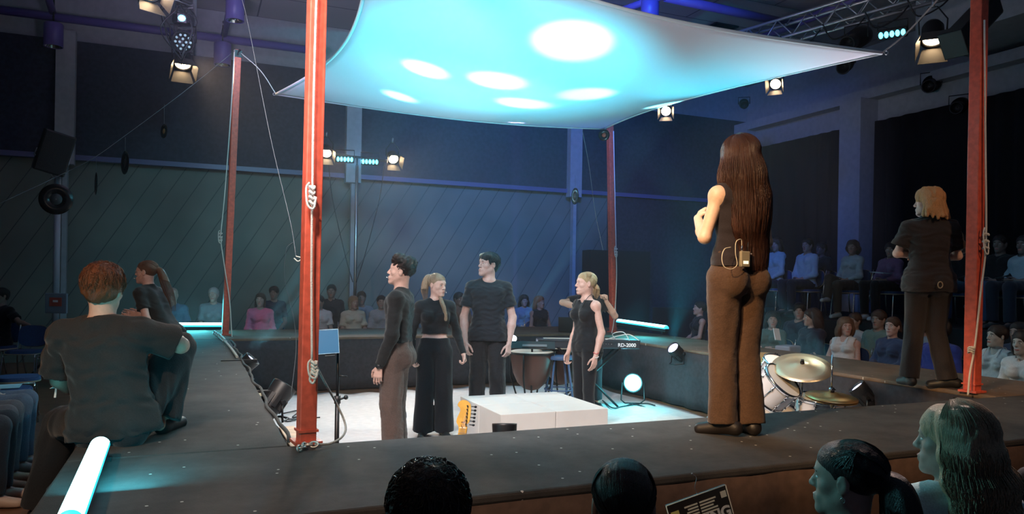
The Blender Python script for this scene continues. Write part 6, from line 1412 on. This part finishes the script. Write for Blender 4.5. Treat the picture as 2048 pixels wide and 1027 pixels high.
def fresnel(c, aim, label, door=4, s_=1.0):
    c = Vector(c); d = (Vector(aim) - c).normalized(); R = d.to_track_quat('Z', 'Y').to_matrix(); R4 = R.to_4x4() @ Matrix.Scale(s_, 4); t = empty('theatre_spotlight', c, 0, label, 'stage light', 'warm theatre spotlights')
    m = MB(); m.lathe([(.02, -.26), (.10, -.26), (.13, -.20), (.135, -.02), (.15, .0), (.15, .02), (.12, .02), (.118, -.03)], 24, R4); m.build('housing', BLACKM, t)
    m = MB(); m.lathe([(.001, .010), (.08, .003), (.118, -.012)], 24, R4); m.build('lens', mat('warm_lens', (1, .75, .5), .2, emit=((1.0, .72, .42), 26)), t)
    for k in range(door):
        a = k * PI / 2; Q = R @ Matrix.Rotation(a, 3, 'Z'); m = MB(); w1, w2 = (.11, .16) if k % 2 else (.12, .17)
        P = [Q @ Vector((x * s_, y * s_, z * s_)) for x, y, z in ((-w1, .14, .02), (w1, .14, .02), (w2, .20, .22), (-w2, .20, .22))]; P2 = [p_ + (Q @ Vector((0, .004, 0))) for p_ in P]
        m.add(P + P2, [(0, 1, 2, 3), (7, 6, 5, 4), (0, 4, 5, 1), (1, 5, 6, 2), (2, 6, 7, 3), (3, 7, 4, 0)]); m.build('barn_door', mat('door_metal', (.10, .09, .08), .5, .3), t)
    m = MB(); yv = R @ Vector((1, 0, 0)) * .155 * s_; u_ = Vector((0, 0, 1)) * .34 * s_; m.tube([yv - d * .1, yv * 1.05 + u_ * .5 - d * .1, yv * .3 + u_ - d * .1, -yv * .3 + u_ - d * .1, -yv * 1.05 + u_ * .5 - d * .1, -yv - d * .1], .010, 6); m.build('yoke', BLACKM, t)
    m = MB(); m.tube([u_ - d * .1, u_ * 1.35 - d * .1], .02, 8); m.build('clamp', STEEL, t); return t
fresnel(at(366, 128, Z=12.2), (-3.9, 9.6, .3), 'glowing theatre spotlight at the bottom of the left truss lamps')
fresnel(at(1866, 78, Z=9.6), (4.1, 7.2, .3), 'glowing theatre spotlight with open barn doors on the right truss')
fresnel(at(653, 306, Z=13.3), (-2.2, 9.5, .8), 'glowing theatre spotlight on the left end of the far lamp stand', s_=.72)
fresnel(at(787, 318, Z=13.3), (-.5, 9.5, .8), 'glowing theatre spotlight on the right end of the far lamp stand', s_=.72)
fresnel(at(1551, 168, Z=12.5), (1.0, 6, 1), 'small warm spotlight peeping over the right sail edge', s_=.7)
fresnel(at(1332, 222, Z=13.5), (1.0, 6, 1), 'small warm spotlight peeping under the far sail edge', s_=.7)
def ledpanel(c, aim, w_, label, em=7, n=5, col=(.1, .75, 1.0)):
    c = Vector(c); d = (Vector(aim) - c).normalized(); R = d.to_track_quat('Z', 'Y').to_matrix(); t = empty('led_batten', c, 0, label, 'stage light', 'short cyan LED battens')
    m = MB(); m.box((0, 0, 0), (w_, .13, .10), R, 0, .01); m.build('housing', BLACKM, t)
    for k in range(n): m = MB(); m.ball(R @ Vector((w_ * ((k + .5) / n - .5) * .92, 0, .05)), (w_ / n * .40, .045, .02), 10, 0, R); m.build('lens', mat('cyan_lens', col, .2, emit=((.08, .70, 1.0), em)), t)
    m = MB(); m.tube([R @ Vector((w_ / 2, 0, 0)), R @ Vector((w_ / 2, 0, 0)) + Vector((0, 0, .16)), R @ Vector((-w_ / 2, 0, 0)) + Vector((0, 0, .16)), R @ Vector((-w_ / 2, 0, 0))], .008, 6); m.build('yoke', BLACKM, t); return t
ledpanel(at(1785, 66, Z=9.9), (0, 3, .5), .36, 'cyan LED batten hanging under the right truss')
ledpanel(at(690, 318, Z=13.3), (-.6, 0, 1), .32, 'cyan LED batten on the far lamp stand, left one', 9)
ledpanel(at(740, 323, Z=13.3), (-.3, 0, 1), .32, 'cyan LED batten on the far lamp stand, right one', 9)
sp_ = at(714, 330, Z=13.45); t = empty('lamp_stand', (sp_.x, sp_.y, 0), 0, 'tall tripod lamp stand with a crossbar behind the far spectators', 'stand')
m = MB(); m.tube([(0, 0, .05), (0, 0, sp_.z)], .028, 10); m.build('pole', STEEL, t); m = MB(); m.tube([(-.68, 0, sp_.z + .22), (.72, 0, sp_.z + .06)], .022, 8); m.tube([(0, 0, sp_.z), (0, 0, sp_.z + .14)], .02, 8); m.build('crossbar', BLACKM, t)
for k in range(3): a = 2 * PI * k / 3 + .3; m = MB(); m.tube([(0, 0, 1.1), (.55 * math.cos(a), .55 * math.sin(a), .02)], .015, 8); m.tube([(0, 0, .5), (.28 * math.cos(a), .28 * math.sin(a), .56)], .010, 6); m.build('leg', STEEL, t)
for sg, lab in ((-1, 'thin black cable drooping from the left of the far lamp stand'), (1, 'thin black cable drooping from the right of the far lamp stand')):
    rope([Vector((sp_.x + sg * .5, sp_.y - .05, sp_.z + .05)), Vector((sp_.x + sg * .42, sp_.y - .05, sp_.z - .6)), Vector((sp_.x + sg * .18, sp_.y - .05, sp_.z - 1.6)), Vector((sp_.x + sg * .03, sp_.y - .05, sp_.z - 2.1))], .008, lab, BLACKP, 'cable')
# LED wash heads on the left truss
def washhead(c, aim, label, lit=None, leds=14):
    c = Vector(c); d = (Vector(aim) - c).normalized(); R = d.to_track_quat('Z', 'Y').to_matrix(); R4 = R.to_4x4(); t = empty('wash_light', c, 0, label, 'stage light')
    m = MB(); m.lathe([(.02, -.22), (.12, -.22), (.155, -.14), (.165, -.02), (.165, .02), (.145, .02), (.14, .0), (.001, -.002)], 28, R4); m.build('housing', BLACKM, t)
    for k in range(leds):
        rr, a = (.045, k * 2 * PI / 4) if k < 4 else (.105, (k - 4) * 2 * PI / (leds - 4)); m = MB(); m.ball(R @ Vector((rr * math.cos(a), rr * math.sin(a), .006)), (.020, .020, .010), 10, 0, R); m.build('lens', mat('led_lens', (.5, .65, .72), .15, emit=((.5, .75, .85), .35)), t)
    m = MB(); yv = R @ Vector((1, 0, 0)) * .18; m.tube([yv, yv + Vector((0, 0, .25)), -yv + Vector((0, 0, .25)), -yv], .014, 8); m.build('yoke', BLACKM, t)
    m = MB(); m.box(Vector((0, 0, .33)), (.26, .20, .14), None, 0, .02); m.build('base_box', BLACKM, t); return t
washhead(at(366, 84, Z=11.3), (-1.5, 0, 1.5), 'black LED wash light with round lenses above the left spotlight')
wl = ledpanel(at(364, 36, Z=10.4), (-.8, 0, 1.2), .13, 'small cyan-white LED lamp high on the left truss', 7, 1, (.6, 1, 1)); wl.name = 'led_spotlight'
fresnel(at(302, -18, Z=9.6), (0, 6, 1), 'warm spotlight cut by the top edge of the photo at the left')
for k in range(7):
    x = 350 + 30 * (k % 3) - 18; y0 = random.uniform(-30, 20); sw = random.choice((-34, 30)) + random.uniform(-6, 6); c0 = at(360, y0, Z=10.2 + .2 * k); c1 = at(360 + sw, y0 + 45, Z=10.2 + .2 * k); c2 = at(362, y0 + 100 + 5 * k, Z=10.2 + .2 * k)
    rope([c0, c1, c2], .009, 'black power cable looping %s the left truss lamps' % (('high above', 'left of', 'right of', 'low beside', 'between', 'around the top of', 'around the foot of')[k]), BLACKP, 'cable')
# dark lamp bodies on the right truss
def profile(c, aim, label, s_=1.0, name='profile_spotlight'):
    c = Vector(c); d = (Vector(aim) - c).normalized(); R = d.to_track_quat('Z', 'Y').to_matrix(); R4 = R.to_4x4() @ Matrix.Scale(s_, 4); t = empty(name, c, 0, label, 'stage light')
    m = MB(); m.lathe([(.02, -.30), (.12, -.30), (.14, -.24), (.14, -.02), (.10, .0), (.095, .28), (.11, .29), (.11, .33), (.09, .33), (.085, .20), (.01, .19)], 24, R4); m.build('housing', BLACKM, t)
    m = MB(); yv = R @ Vector((1, 0, 0)) * .16 * s_; m.tube([yv, yv + Vector((0, 0, .2 * s_)), -yv + Vector((0, 0, .2 * s_)), -yv], .010, 6); m.build('yoke', BLACKM, t); return t
profile(at(1712, 78, Z=10.4), (0, 6, 2), 'dark unlit spotlight hanging below the middle of the right truss')
profile(at(1690, 128, Z=11.5), (2, 6, 2), 'dark unlit spotlight just behind the right sail corner', .9)
profile(at(1862, 168, Z=14.0), (2, 6, 2), 'dark spotlight on the pale ledge left of the crimson post', 1.1)
profile(at(1918, 212, Z=13.5), (2, 6, 2), 'dark spotlight under the ledge beside the crimson post', 1.0)
profile(at(1488, 208, Z=15.5), (2, 6, 2), 'tiny dark spotlight on the pale fascia left of the pillar', .7)
c = at(1950, 44, Z=8.6); t = empty('follow_spot', c, 0, 'long black lamp body crossing behind the crimson post at the top', 'stage light'); d = (at(1900, 95, Z=8.3) - at(2000, -10, Z=8.9)).normalized(); R = d.to_track_quat('Z', 'Y').to_matrix()
m = MB(); m.box((0, 0, 0), (.22, .26, .95), R, 0, .03); m.box(R @ Vector((0, 0, .52)), (.27, .31, .14), R, 0, .01); m.build('housing', BLACKM, t)
for k in range(4):
    a = at(1560 + 85 * k, 72 - 24 * k, Z=11.4 - .35 * k); rope([a, a + Vector((.15, 0, -.22)), a + Vector((.4, -.1, -.12)), a + Vector((.55, -.15, .05))], .011, 'black cable drooping from the %s of the right truss' % (('far end', 'second bay', 'third bay', 'near end')[k]), BLACKP, 'cable')

# ------------------------------------------------------------------ stage haze, boxed in over and behind the pit
m = MB(); wbox(m, -1.0, 6.3, 5.2, 15.1, .02, 5.95)
HZ = bpy.data.materials.new('stage_haze'); HZ.use_nodes = True; nt = HZ.node_tree; nt.nodes.remove(nt.nodes['Principled BSDF'])
vs_ = nt.nodes.new('ShaderNodeVolumeScatter'); vs_.inputs['Density'].default_value = HAZE; vs_.inputs['Anisotropy'].default_value = .25; vs_.inputs['Color'].default_value = (.85, .9, 1, 1)  # blue of the lit haze partly put into its scatter colour
nt.links.new(vs_.outputs[0], nt.nodes['Material Output'].inputs['Volume'])
o = m.build('stage_haze', HZ); tag(o, 'thin theatrical haze hanging in the air of the hall', 'haze', kind='stuff')
